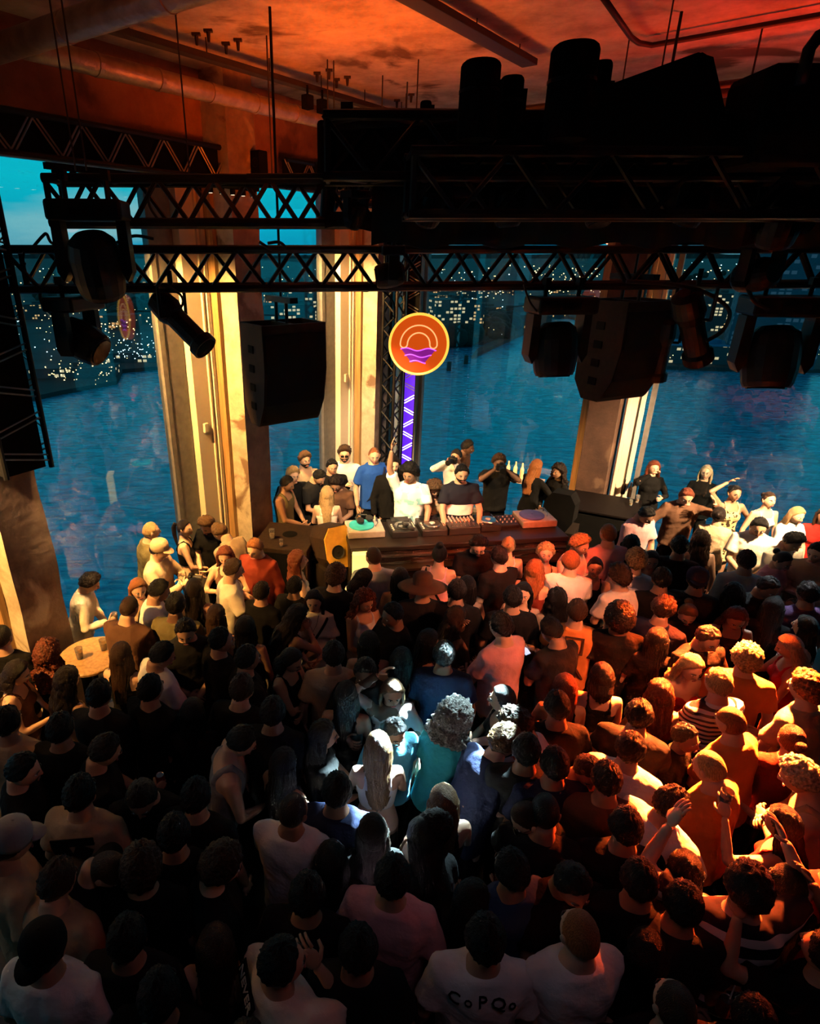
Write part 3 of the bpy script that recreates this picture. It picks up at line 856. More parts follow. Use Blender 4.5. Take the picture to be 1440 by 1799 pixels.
p = hang_at(578, 330, 4.75); profile((p.x, p.y, p.z), 20, 15, 'small spotlight sitting on the middle chord in front of the narrow window', 0.7)
p = hang_at(618, 326, 4.75); profile((p.x, p.y, p.z), -10, 0, 'second small spotlight in front of the orange pier top', 0.6)

# ---- hanging loudspeakers
M['grille'] = mat('loudspeaker_grille', (0.005, 0.005, 0.005), 0.8, spec=0.08)
M['spk'] = mat('loudspeaker_cabinet', (0.028, 0.017, 0.012), 0.7, noise_scale=20, noise_amt=0.3, spec=0.12)
def hung_speaker(c, yaw, w, h, d, label, pitch=0):
    e = empty('hanging_loudspeaker', c, R(yaw))
    # side profile in local YZ: the front (−y) curves back towards the bottom
    prof = [(-d / 2, h / 2), (-d / 2 - 0.01, h * 0.1), (-d / 2 + 0.04, -h * 0.25), (-d / 2 + 0.14, -h * 0.46), (-d / 2 + 0.17, -h / 2), (d / 2 - 0.12, -h / 2), (d / 2, -h * 0.30), (d / 2, h / 2)]
    R90 = rotm(0, 0, 90)
    mb = MB()
    mb.prism([(y, z) for y, z in prof], w, R90)
    cb = mb.build('cabinet', M['spk'], e)
    # grille follows the curved front
    vs = []; k = 5
    for x in (-w / 2 + 0.02, w / 2 - 0.02):
        for y, z in prof[:k]: vs.append((x, y - 0.012, z * 0.985))
    # extruding along local y rotated 90: front is -x before the turn
    g = MB()
    gv = []
    for x in (-w / 2 + 0.02, w / 2 - 0.02):
        for y, z in prof[:k]: gv.append((x, y - 0.014, z * 0.97))
        for y, z in prof[:k]: gv.append((x, y + 0.02, z * 0.97))
    g.add(gv, [(i, i + 1, 2 * k + i + 1, 2 * k + i) for i in range(k - 1)] + [(0, k, k + 1, 1)] + [(0, 2 * k, 3 * k, k), (k - 1, 2 * k - 1, 4 * k - 1, 3 * k - 1)])
    g.build('grille', M['grille'], e)
    # raised rim round the open top, with handles
    r = MB()
    for x in (-w / 2 + 0.012, w / 2 - 0.012): r.box((x, 0, h / 2 + 0.035), (0.024, d, 0.07))
    for y in (-d / 2 + 0.012, d / 2 - 0.012): r.box((0, y, h / 2 + 0.035), (w, 0.024, 0.07))
    r.box((0, 0, h / 2 + 0.04), (0.05, d, 0.05)); r.build('top_rim', M['spk'], e)
    for i in range(4):
        MB().box((-w / 2 - 0.004, 0.02, h * (0.32 - 0.2 * i)), (0.012, 0.10, 0.07), bev=0.004).build('rigging_plate', M['matte'], cb)
    br = MB(); br.bar((0, -0.08, h / 2 + 0.03), (0, -0.08, h / 2 + 0.26), 0.016).bar((0, 0.12, h / 2 + 0.03), (0, 0.12, h / 2 + 0.26), 0.016)
    br.box((0, 0.02, h / 2 + 0.27), (0.08, 0.5, 0.05)); br.bar((0, 0.02, h / 2 + 0.28), (0, 0.02, CEIL - c[2]), 0.012)
    br.build('bracket', M['black'], e)
    tag(e, label, 'loudspeaker'); return e
p = atY(500, 662, 5.9); hung_speaker((p.x, p.y, p.z), 33, 0.66, 0.88, 0.46, 'black loudspeaker with an open-topped cabinet hanging in front of the yellow pier')
p = atY(1092, 622, 6.0); hung_speaker((p.x, p.y, p.z), 24, 0.62, 0.86, 0.50, 'black loudspeaker hanging in front of the dark wood-edged pier')

# ---- things standing above the rig
def tall_can(px, py0, py1, Y, w, label):
    a, b = atY(px, py1 + 12, Y), atY(px, py0, Y)
    e = empty('chain_motor_can', a)
    h = b.z - a.z
    MB().lathe([(w * 0.94, 0), (w, h * 0.1), (w, h * 0.93), (w * 0.94, h * 0.97), (w * 0.8, h)], (0, 0, 0), 22).build('can', M['matte'], e, smooth=False)
    MB().lathe([(w * 1.03, h * 0.60), (w * 1.03, h * 0.64)], (0, 0, 0), 22).build('band', M['black'], e)
    MB().box((w * 1.02, 0, h * 0.55), (0.03, 0.05, 0.14)).build('latch', M['black'], e)
    tag(e, label, 'rigging can'); return e
tall_can(835, 108, 235, 3.6, 0.098, 'black upright can on the rig, taller one of the narrow pair')
tall_can(890, 135, 235, 3.7, 0.06, 'black upright can on the rig, shorter one of the narrow pair')
tall_can(991, 78, 235, 3.5, 0.112, 'widest black upright can, standing highest on the rig')
tall_can(1040, 108, 235, 3.8, 0.05, 'slim black can tucked behind the widest one')
tall_can(745, 178, 235, 4.4, 0.035, 'tiny black can on the near end of the rig')
# sloping cover, squared case, hose
a = atY(1125, 190, 3.9)
mb = MB(); mb.prism([(-0.36, -0.22), (-0.34, 0.04), (0.16, 0.20), (0.24, 0.18), (0.36, -0.05), (0.38, -0.22)], 0.4, None, (0, 0, 0))
e = mb.build('fixture_cover', M['matte'], loc=a); MB().bar((0.18, -0.2, 0.17), (0.18, 0.2, 0.17), 0.03).build('hinge', M['black'], e)
tag(e, 'black sloping fixture cover standing on the rig between the cans and the case', 'cover')
a = atY(1400, 215, 3.7)
e = MB().box((0, 0, 0), (0.62, 0.4, 0.44), bev=0.05).build('flight_case', M['matte'], loc=a)
for x in (-0.18, 0.18): MB().box((x, -0.205, 0.05), (0.05, 0.02, 0.07)).build('latch', M['black'], e)
tag(e, 'black squared case at the end of the rig', 'case')
a = atY(1405, 150, 3.45)
o = MB().tube([a, a + Vector((0, 0, 0.14)), a + Vector((0.03, 0, 0.19)), a + Vector((0.09, 0, 0.215)), a + Vector((0.2, 0, 0.2))], 0.028, 10).build('rubber_hose', M['rubber'], smooth=True)
tag(o, 'thick black hose arching off the squared case', 'hose')
# a long roller housing and black borders that close the middle of the rig
a, b = atY(560, 268, 4.25), atY(1500, 262, 4.1)
c = (a + b) / 2; F = frame_rot(Vector((b.x - a.x, b.y - a.y, 0)))
e = empty('screen_housing', c)
MB().box((0, 0, 0), ((b - a).length, 0.26, 0.30), F, bev=0.02).build('housing', M['matte'], e)
MB().bar(F @ Vector((-2.0, -0.14, -0.14)), F @ Vector((2.0, -0.14, -0.14)), 0.016).build('weight_bar', M['black'], e)
for x in (-1.4, 0.1, 1.5): MB().box(F @ Vector((x, 0, 0.19)), (0.07, 0.3, 0.08), F).build('bracket', M['black'], e)
tag(e, 'long matte black screen housing along the top of the rig', 'screen housing')
def border(x0, x1, ytop, ybot, Y, label):
    a, b = atY(x0, ytop, Y), atY(x1, ytop, Y); zb = atY(x0, ybot, Y).z
    w = b.x - a.x; k = int(w / 0.045); mb = MB()
    for i in range(k + 1):
        x = a.x + w * i / k; yy = Y + 0.03 * math.sin(i * 1.1) + 0.012 * math.sin(i * 2.7)
        mb.v += [(x, yy, a.z), (x, yy + 0.01, (a.z + zb) / 2), (x, yy, zb + 0.02 * math.sin(i * 0.6)),
                 (x, yy + 0.012, a.z), (x, yy + 0.022, (a.z + zb) / 2), (x, yy + 0.012, zb + 0.02 * math.sin(i * 0.6))]
    for i in range(k):
        o_ = i * 6
        for q in ((0, 1), (1, 2), (2, 5), (5, 4), (4, 3), (3, 0)):
            mb.f.append((o_ + q[0], o_ + 6 + q[0], o_ + 6 + q[1], o_ + q[1]))
    mb.m = [0] * len(mb.f)
    o = mb.build('stage_border', M['drape'], smooth=True); tag(o, label, 'drape'); return o
M['drape'] = mat('black_molton_cloth', (0.006, 0.006, 0.006), 1.0)
border(655, 1480, 268, 432, 4.18, 'black cloth border hanging below the screen housing')
border(570, 700, 372, 402, 4.6, 'narrow strip of black cloth tied to the upper truss')
# dimmer packs / cable bundles on the trusses
for i, (x, y, z, w, lb) in enumerate(((1.1, 5.42, 4.80, 1.5, 'long black cable duct lying on the lowest truss past the neon sign'), (3.6, 5.75, 4.80, 2.4, 'long black cable duct lying on the lowest truss near the large lamp'))):
    o = MB().box((0, 0, 0), (w, 0.16, 0.12), rotm(0, 0, 6), bev=0.02).build('cable_duct', M['matte'], loc=(x, y, z))
    MB().box((w * 0.3, -0.085, 0), (0.2, 0.012, 0.06), rotm(0, 0, 6)).build('socket_plate', M['black'], o)
    tag(o, lb, 'cable duct')
# cables
def cable(pts, r, label, parent=None):
    ps = []
    P_ = [Vector(p) for p in pts]
    for i in range(len(P_) - 1):
        p0 = P_[max(i - 1, 0)]; p1 = P_[i]; p2 = P_[i + 1]; p3 = P_[min(i + 2, len(P_) - 1)]
        for k in range(8):
            t = k / 8
            ps.append(0.5 * ((2 * p1) + (p2 - p0) * t + (2 * p0 - 5 * p1 + 4 * p2 - p3) * t * t + (3 * p1 - p0 - 3 * p2 + p3) * t ** 3))
    ps.append(P_[-1])
    o = MB().tube(ps, r, 7).build('power_cable', M['rubber'], smooth=True)
    tag(o, label, 'cable'); return o
def cp(l_, Y): return [atY(x, y, Y) for x, y in l_]
cable(cp([(60, 432), (75, 415), (82, 412), (92, 428), (120, 428), (140, 420), (165, 430), (200, 428), (235, 415), (270, 420)], 5.1), 0.012, 'black cable looping along the top of the open truss end')
cable(cp([(42, 440), (40, 462), (36, 470), (40, 474), (44, 462)], 5.05), 0.009, 'short black cable tail dangling at the very end of the truss')
cable(cp([(70, 505), (72, 530), (85, 548), (100, 552)], 5.1), 0.012, 'black cable drooping from the lowest truss to the moving head')
cable(cp([(262, 330), (262, 360), (280, 388), (300, 400)], 4.85), 0.010, 'black cable sagging across the window between the trusses')
cable(cp([(290, 500), (318, 520), (318, 540), (300, 548)], 5.1), 0.010, 'black cable looping above the slim profile spotlight')
cable(cp([(1100, 495), (1180, 500), (1240, 515), (1280, 545), (1270, 580), (1240, 600)], 5.2), 0.016, 'thick black cable loop hanging beside the rear-facing loudspeaker')
cable(cp([(1310, 500), (1325, 530), (1350, 545)], 5.3), 0.016, 'thick black cable dropping to the largest moving head')
cable(cp([(920, 500), (930, 530), (945, 550)], 5.3), 0.009, 'thin black cable dropping to the moving head past the neon sign')
cable(cp([(455, 425), (480, 440), (500, 436), (490, 426), (470, 428)], 5.2), 0.012, 'coil of black cable hanging in the lowest truss by the narrow window')
cable(cp([(610, 500), (640, 512), (665, 508), (690, 530), (693, 560)], 5.4), 0.009, 'thin black cable running down toward the lattice tower')
# black drop rods with chain down to the upper truss
for i, (px, Y) in enumerate(((133, 4.8), (152, 4.75))):
    a = atY(px, 300, Y)
    tag(MB().bar((a.x, a.y, a.z), (a.x, a.y, 6.45), 0.006, n=6).build('hanger_rod', M['tray']), ('thin rod holding the free end of the upper truss', 'second thin rod beside the bulky moving head lamp')[i], 'hanger rod')

# ================================================================== neon sign
M['neon_y'] = mat('yellow_neon_tube', (0.3, 0.2, 0.05), 0.3, emit=(1.0, 0.50, 0.06), emit_s=1.5)
M['neon_o'] = mat('peach_neon_tube', (0.3, 0.15, 0.08), 0.3, emit=(1.0, 0.45, 0.16), emit_s=1.3)
M['neon_p'] = mat('violet_neon_tube', (0.2, 0.05, 0.3), 0.3, emit=(0.7, 0.10, 1.0), emit_s=1.3)
M['sign_face'] = mat('orange_red_sign_face', (0.16, 0.015, 0.003), 0.9, spec=0.05, emit=(1.0, 0.12, 0.008), emit_s=0.62)
M['sign_sea'] = mat('violet_sign_inlay', (0.08, 0.01, 0.12), 0.9, spec=0.05, emit=(0.40, 0.02, 0.42), emit_s=0.55)
pc = atY(736, 605, 7.0)
rad = 0.335
e = empty('neon_sign', pc, R(-14)); e.rotation_euler = (R(-4), 0, R(-12))
MB().lathe([(rad * 0.98, -0.02), (rad, 0), (rad, 0.05), (rad * 0.98, 0.06)], (0, 0, 0), 56, rotm(90, 0, 0)).build('face', M['sign_face'], e)
MB().tube([(rad * 0.97 * math.cos(t * 2 * math.pi / 60), -0.066, rad * 0.97 * math.sin(t * 2 * math.pi / 60)) for t in range(60)], 0.014, 8, closed=True).build('rim_tube', M['neon_y'], e, smooth=True)
ro, ri = 0.205, 0.125; pts = []
for i in range(25): t = math.pi * i / 24; pts.append((ro * math.cos(math.pi - t), -0.066, 0.0 + ro * math.sin(t)))
mid = (ro + ri) / 2; rr_ = (ro - ri) / 2
for i in range(1, 8): t = math.pi * i / 8; pts.append((mid + rr_ * math.cos(t), -0.066, -rr_ * math.sin(t) - 0.0))
for i in range(25): t = math.pi * i / 24; pts.append((ri * math.cos(t), -0.066, ri * math.sin(t)))
for i in range(1, 8): t = math.pi * i / 8; pts.append((-mid + rr_ * math.cos(t), -0.066, -rr_ * math.sin(t)))
MB().tube(pts, 0.0075, 7, closed=True).build('dome_tube', M['neon_o'], e, smooth=True)
def wave(z, hw, ph=0): return [(-hw + 2 * hw * i / 36, -0.066, z + 0.014 * math.sin(ph + i / 36 * hw * 50)) for i in range(37)]
for z, hw in ((-0.055, 0.20), (-0.125, 0.15), (-0.19, 0.09)):
    MB().tube(wave(z, hw), 0.007, 7).build('wave_tube', M['neon_p'], e, smooth=True)
mb = MB(); top = wave(-0.055, 0.19); bot = wave(-0.20, 0.07)
mb.v = [(x, -0.0665, z) for x, y, z in top] + [(x, -0.0665, z) for x, y, z in bot] + [(x, -0.058, z) for x, y, z in top] + [(x, -0.058, z) for x, y, z in bot]
for i in range(36):
    mb.f += [(i, i + 1, 38 + i, 37 + i), (i, 74 + i, 75 + i, i + 1), (37 + i, 38 + i, 112 + i, 111 + i), (74 + i, 111 + i, 112 + i, 75 + i)]
mb.m = [0] * len(mb.f); mb.build('violet_inlay', M['sign_sea'], e)
MB().bar((-0.02, 0.05, 0.1), (-0.3, 2.8, 0.1), 0.012).build('bracket', M['black'], e)
tag(e, 'round orange neon sign with a glowing dome over violet waves', 'neon sign')
# ================================================================== people
def remesh(mb, vox, smooth_it=3, name='m'):
    me = mb.mesh(name, [])
    o = bpy.data.objects.new('tmp', me); col.objects.link(o)
    md = o.modifiers.new('r', 'REMESH'); md.mode = 'VOXEL'; md.voxel_size = vox
    sm = o.modifiers.new('s', 'SMOOTH'); sm.iterations = smooth_it; sm.factor = 0.5
    dg = bpy.context.evaluated_depsgraph_get()
    ev = o.evaluated_get(dg)
    r = bpy.data.meshes.new_from_object(ev)
    bpy.data.objects.remove(o); bpy.data.meshes.remove(me)
    n_ = len(r.vertices); co = np.empty(n_ * 3); r.vertices.foreach_get('co', co)
    nr = np.empty(n_ * 3); r.vertices.foreach_get('normal', nr)
    fs = [tuple(p.vertices) for p in r.polygons]
    bpy.data.meshes.remove(r)
    return co.reshape(-1, 3), nr.reshape(-1, 3), fs

def bend_fn(lean):
    """spine bend: everything above the hip swings forward by lean degrees"""
    a = R(lean)
    def f(co):
        co = np.asarray(co, float).copy()
        z = co[:, 2]; t = np.clip((z - 0.90) / 0.30, 0, 1); t = t * t * (3 - 2 * t); an = -a * t
        y = co[:, 1]; zz = z - 0.95
        c, s = np.cos(an), np.sin(an)
        m = z > 0.90
        y2 = np.where(m, y * c - zz * s, y); z2 = np.where(m, y * s + zz * c + 0.95, z)
        co[:, 1] = y2; co[:, 2] = z2
        if lean: co[:, 1] -= np.where(z < 0.99, 0.0, 0.0)
        return co
    return f

def lathe_rings(mb, rings, n=20, p=2.4):
    """rings: (z, rx, ry, cx, cy); superellipse sections"""
    vs = []
    for z, rx, ry, cx, cy in rings:
        for j in range(n):
            t = 2 * math.pi * j / n; c, s = math.cos(t), math.sin(t)
            vs.append((cx + rx * abs(c) ** (2 / p) * (1 if c >= 0 else -1), cy + ry * abs(s) ** (2 / p) * (1 if s >= 0 else -1), z))
    fs = []
    for i in range(len(rings) - 1):
        for j in range(n):
            j2 = (j + 1) % n; fs.append((i * n + j, i * n + j2, (i + 1) * n + j2, (i + 1) * n + j))
    fs += [tuple(range(n - 1, -1, -1)), tuple(range((len(rings) - 1) * n, len(rings) * n))]
    mb.add(vs, fs)

ARM = {'down': ((.25, .05, .90), (.5, -.7, -.3), .35), 'waist': ((.05, .27, 1.05), (.8, -.3, -.6), .6), 'drink': ((.12, .30, 1.20), (.7, -.2, -.9), .85),
       'chest': ((.03, .24, 1.24), (.9, -.1, -.6), .6), 'cross': ((-.10, .22, 1.17), (.9, .1, -.6), .5), 'up': ((.24, .10, 1.93), (.9, .1, .2), .15),
       'upbent': ((.27, .28, 1.66), (.9, .2, -.6), .3), 'face': ((.07, .21, 1.57), (.9, .1, -.7), .75), 'hair': ((.11, .0, 1.77), (1, .15, .1), .4),
       'out': ((.42, .32, 1.22), (.5, -.3, -.9), .35), 'table': ((.20, .30, .98), (.7, -.4, .1), .4), 'hug': ((.02, .44, 1.40), (.7, .2, -.6), .2),
       'hip': ((.20, .06, 1.03), (1, -.6, -.1), .5), 'chin': ((.05, .17, 1.47), (.7, -.1, -.8), .6), 'phone': ((.08, .31, 1.26), (.7, -.2, -.9), .7)}

def arm_chain(side, kind, female):
    sx = 0.146 if female else 0.170
    S = Vector((side * sx, 0.0, 1.415))
    w, pole, curl = ARM[kind]
    W = Vector((side * w[0], w[1], w[2])); pole = Vector((side * pole[0], pole[1], pole[2])).normalized()
    L1, L2 = 0.285, 0.255
    d = W - S; D = min(d.length, L1 + L2 - 0.005); d.normalize(); W = S + d * D
    a = (L1 * L1 - L2 * L2 + D * D) / (2 * D); h = math.sqrt(max(0, L1 * L1 - a * a))
    pp = (pole - d * pole.dot(d)).normalized()
    E = S + d * a + pp * h
    return S, E, W, curl

def hand(mb, side, E, W, curl, k=1.0):
    d = (W - E).normalized()
    inn = Vector((-side, 0.25, 0)); n_ = (inn - d * inn.dot(d)).normalized(); w = d.cross(n_) * 1.0
    if w.z < 0 and abs(d.z) < 0.8: w = -w
    Mx = Matrix((w, n_, d)).transposed()
    mb.ell(W + d * 0.048 * k, (0.040 * k, 0.017 * k, 0.056 * k), 10, 7, Mx)
    for i, (off, ln) in enumerate(((0.031, .070), (0.0105, .080), (-0.0105, .075), (-0.031, .058))):
        p = W + d * 0.085 * k + w * off * k; pts = [p]; ang = 0
        for s_, (fr, db) in enumerate(((.45, .35), (.32, .8), (.23, .6))):
            ang += db * curl * 1.25
            sp = w * off * 1.2
            dd = (d * math.cos(ang) + n_ * math.sin(ang) + sp).normalized()
            p = p + dd * ln * fr * k; pts.append(p)
        mb.tube(pts, [0.0088 * k, 0.0082 * k, 0.0075 * k, 0.006 * k], 6)
    p = W + d * 0.022 * k + w * 0.032 * k
    t1 = p + (d * .55 + w * .65 + n_ * .35).normalized() * 0.038 * k
    t2 = t1 + (d * .8 + w * .1 + n_ * (.35 + curl * .5)).normalized() * 0.034 * k
    mb.tube([W + d * 0.01, p, t1, t2], [0.012 * k, 0.0125 * k, 0.0105 * k, 0.0075 * k], 6)
    return W + d * 0.095 * k + n_ * 0.028 * k

def head_surface(x, y, z):
    a, b, c = 0.0765, 0.093, 0.115
    px, py, pz = a * x, b * y, c * z
    if z < 0:
        t = -z
        px *= 1 - 0.34 * t ** 1.6
        if y < 0: py *= 1 - 0.62 * min(1, max(0, (t - 0.15) / 0.85))
        else: py *= 1 - 0.06 * t
    if y > 0:
        if z > 0.25: py *= 1 - 0.10 * (z - 0.25)
        py += 0.024 * math.exp(-(x / 0.13) ** 2 - ((z + 0.17) / 0.17) ** 2) * (y ** 2)
        py += 0.010 * math.exp(-(x / 0.10) ** 2 - ((z - 0.04) / 0.16) ** 2)
        py += 0.004 * math.exp(-((z - 0.17) / 0.09) ** 2) * math.exp(-(x / 0.5) ** 2)
        for s in (-1, 1): py -= 0.011 * math.exp(-((x - s * 0.36) / 0.17) ** 2 - ((z - 0.03) / 0.12) ** 2)
        for s in (-1, 1): py += 0.005 * math.exp(-((x - s * 0.50) / 0.2) ** 2 - ((z + 0.22) / 0.15) ** 2)
        py += 0.005 * math.exp(-(x / 0.25) ** 2 - ((z + 0.5) / 0.12) ** 2)
        py -= 0.004 * math.exp(-(x / 0.35) ** 2 - ((z + 0.68) / 0.07) ** 2)
        py += 0.009 * math.exp(-(x / 0.3) ** 2 - ((z + 0.9) / 0.16) ** 2)
    return px, py, pz

HEADC = Vector((0, 0.018, 1.614))
def head_mesh():
    mb = MB(); n_, m_ = 44, 34
    vs = [head_surface(0, 0, -1)]
    for i in range(1, m_):
        ph = -math.pi / 2 + math.pi * i / m_
        for j in range(n_):
            t = 2 * math.pi * j / n_
            # denser sampling in front
            t2 = t - 0.42 * math.sin(2 * (t - math.pi / 2)) * 0.5
            vs.append(head_surface(math.cos(ph) * math.cos(t2), math.cos(ph) * math.sin(t2), math.sin(ph)))
    vs.append(head_surface(0, 0, 1))
    fs = [(0, 1 + (j + 1) % n_, 1 + j) for j in range(n_)]
    for i in range(m_ - 2):
        for j in range(n_):
            j2 = (j + 1) % n_
            fs.append((1 + i * n_ + j, 1 + i * n_ + j2, 1 + (i + 1) * n_ + j2, 1 + (i + 1) * n_ + j))
    b = 1 + (m_ - 2) * n_; L = len(vs) - 1
    fs += [(b + j, b + (j + 1) % n_, L) for j in range(n_)]
    mb.add(vs, fs, 0)
    for s in (-1, 1):
        mb.ell((s * 0.077, -0.004, -0.006), (0.010, 0.019, 0.031), 10, 7, rotm(0, s * 12, s * -22), 0)
        mb.ell((s * 0.029, 0.0795, 0.004), (0.0145, 0.010, 0.0062), 10, 6, None, 1)
        mb.ell((s * 0.029, 0.0872, 0.004), (0.0062, 0.004, 0.0062), 8, 6, None, 2)
        mb.tube([(s * 0.014, 0.0955, 0.020), (s * 0.030, 0.0935, 0.0245), (s * 0.047, 0.082, 0.019)], [0.0028, 0.0036, 0.002], 6, 2)
    mb.ell((0, 0.0945, -0.0545), (0.024, 0.0055, 0.0042), 12, 6, None, 3)
    mb.ell((0, 0.0930, -0.0615), (0.019, 0.0060, 0.0045), 12, 6, None, 3)
    return mb
HEAD = head_mesh()
HEAD_V = np.array(HEAD.v)

NECKP = Vector((0, -0.01, 1.51))
def head_matrix(yaw, pitch, lean):
    Rm = rotm(0, 0, -yaw) @ rotm(pitch, 0, 0)
    Mh = Matrix.Translation(NECKP) @ Rm.to_4x4() @ Matrix.Translation(HEADC - NECKP)
    P0 = Matrix.Translation((0, 0, 0.95)) @ Matrix.Rotation(-R(lean), 4, 'X') @ Matrix.Translation((0, 0, -0.95))
    return P0 @ Mh

_cache = {}
def fem_rings(f):
    if f:
        return [(.84, .150, .105, 0, 0), (.93, .172, .122, 0, -.008), (1.02, .148, .100, 0, 0), (1.10, .122, .088, 0, .003), (1.20, .135, .095, 0, 0), (1.29, .150, .105, 0, 0), (1.37, .158, .095, 0, -.005), (1.43, .125, .070, 0, -.01), (1.47, .062, .055, 0, -.01), (1.56, .049, .052, 0, 0)]
    return [(.84, .145, .105, 0, 0), (.93, .162, .115, 0, -.005), (1.04, .150, .103, 0, 0), (1.12, .150, .102, 0, .003), (1.22, .165, .110, 0, 0), (1.31, .182, .118, 0, 0), (1.39, .190, .105, 0, -.005), (1.445, .150, .078, 0, -.01), (1.485, .072, .064, 0, -.012), (1.57, .055, .060, 0, 0)]

def body_meshes(sex, la, ra, yaw, pitch, lean):
    key = ('b', sex, la, ra, yaw, pitch, lean)
    if key in _cache: return _cache[key]
    f = sex == 'f'; ks = 0.84 if f else 1.0
    mb = MB(); lathe_rings(mb, fem_rings(f))
    hb = MB(); hands = {}
    for side, kind in ((-1, la), (1, ra)):
        S, E, W, curl = arm_chain(side, kind, f)
        mb.tube([S + Vector((-side * .03, 0, -.01)), S, S.lerp(E, .35), S.lerp(E, .8), E, E.lerp(W, .3), W], [.060 * ks, .060 * ks, .053 * ks, .042 * ks, .040 * ks, .040 * ks, .027 * ks], 12)
        mb.ell(E, (.042 * ks,) * 3, 10, 8)
        hands[side] = hand(hb, side, E, W, curl, 0.9 if f else 1.0)
    for s in (-1, 1):
        mb.tube([(s * .088, 0, .92), (s * .095, .01, .70), (s * .098, .02, .50), (s * .100, -.01, .34), (s * .102, -.02, .10)], [.086, .076, .056, .056, .038], 12)
    co, nr, fs = remesh(mb, 0.015, 4)
    bf = bend_fn(lean)
    hc = np.array(hb.v)
    hm = head_matrix(yaw, pitch, lean)
    H4 = np.c_[HEAD_V, np.ones(len(HEAD_V))] @ np.array(hm).T
    allv = np.vstack([bf(co), bf(hc), H4[:, :3]])
    o1, o2 = len(co), len(co) + len(hc)
    faces = fs + [tuple(i + o1 for i in q) for q in hb.f] + [tuple(i + o2 for i in q) for q in HEAD.f]
    mi = [0] * (len(fs) + len(hb.f)) + HEAD.m
    me = bpy.data.meshes.new('person_body'); me.from_pydata(allv.tolist(), [], faces)
    for _ in range(4): me.materials.append(None)
    me.polygons.foreach_set('material_index', mi); me.polygons.foreach_set('use_smooth', [True] * len(faces)); me.update()
    for k in hands: hands[k] = Vector(bf([hands[k]])[0])
    _cache[key] = (me, hands, hm)
    return _cache[key]

def cloth_mesh(kind, sex, la, ra, lean):
    key = ('c', kind, sex, la, ra, lean)
    if key in _cache: return _cache[key]
    f = sex == 'f'; ks = 0.84 if f else 1.0
    mb = MB()
    loose = {'tee': .020, 'long': .018, 'open': .026, 'blouse': .026, 'tank': .007, 'crop': .006, 'dress': .010, 'tube': .006}[kind]
    z0 = {'crop': 1.13, 'tube': 1.06, 'dress': .60}.get(kind, .86)
    ztop = {'tube': 1.33}.get(kind, 1.487 if kind not in ('tank', 'crop', 'dress') else 1.40)
    rings = []
    base = fem_rings(f)
    if kind in ('tee', 'long', 'open', 'blouse') :
        b0 = base[1]
        rings.append((z0, b0[1] + loose + .005, b0[2] + loose + .01, 0, 0))
    if kind == 'dress': rings.append((.60, .19, .16, 0, 0))
    if z0 in (1.13, 1.06): rings.append((z0, .127 + loose, .093 + loose, 0, 0))
    for z, rx, ry, cx, cy in base:
        if z <= z0 + .02 or z > ztop: continue
        kx = loose
        if kind in ('tank', 'crop', 'dress') and z > 1.33: kx = .004; rx = rx * .78
        if kind in ('tee', 'long', 'open', 'blouse') and 1.0 < z < 1.2: kx = loose + .012
        rings.append((z, rx + kx, ry + kx, cx, cy))
    if kind not in ('tank', 'crop', 'dress', 'tube'):
        rings.append((ztop, .085 if not f else .078, .072 if not f else .066, 0, -.012))
    lathe_rings(mb, rings)
    if f:
        for s in (-1, 1): mb.ell((s * .068, .080, 1.275), (.062 + loose * .4, .050 + loose * .5, .060), 12, 8)
    for side, kd in ((-1, la), (1, ra)):
        S, E, W, _ = arm_chain(side, kd, f)
        if kind in ('tee', 'blouse'):
            mb.tube([S + Vector((-side * .06, 0, 0)), S, S.lerp(E, .45), S.lerp(E, .72)], [.070 * ks, .074 * ks, .071 * ks, .074 * ks if kind == 'tee' else .085], 14)
        elif kind in ('long', 'open'):
            mb.tube([S + Vector((-side * .06, 0, 0)), S, S.lerp(E, .5), E, E.lerp(W, .5), E.lerp(W, .93)], [.068 * ks, .070 * ks, .062 * ks, .055 * ks, .050 * ks, .042 * ks], 14)
            mb.ell(E, (.056 * ks,) * 3, 10, 8)
    if kind in ('tank', 'crop', 'dress'):
        for s in (-1, 1):
            mb.tube([(s * .085, .085, 1.34), (s * .088, .062, 1.42), (s * .085, 0.0, 1.468), (s * .088, -.075, 1.42), (s * .085, -.10, 1.34)], .015, 8)
    if kind == 'tank' and not f:
        for s in (-1, 1):
            mb.tube([(s * .10, .085, 1.34), (s * .105, .062, 1.42), (s * .10, 0.0, 1.475), (s * .105, -.075, 1.42), (s * .10, -.10, 1.34)], .030, 8)
    co, nr, fs = remesh(mb, 0.0145, 3)
    # soft folds: long vertical ripples lower down, short pulls at the armpits
    amp = {'tee': .010, 'long': .010, 'open': .013, 'blouse': .012, 'dress': .008}.get(kind, .004)
    sd = (hash((kind, sex, la, ra)) % 97) * 0.13 if False else (len(la) * 7 + len(ra) * 3 + len(kind)) * 0.37
    d = np.array([noise.noise(Vector((p[0] * 15 + sd, p[1] * 15, p[2] * 5))) + .6 * noise.noise(Vector((p[0] * 7, p[1] * 7 + sd, p[2] * 17 + p[0] * 9))) for p in co])
    co = co + nr * (d * amp)[:, None]
    co = bend_fn(lean)(co)
    me = bpy.data.meshes.new('clothing'); me.from_pydata(co.tolist(), [], fs); me.materials.append(None)
    me.polygons.foreach_set('use_smooth', [True] * len(fs)); me.update()
    _cache[key] = me
    return me

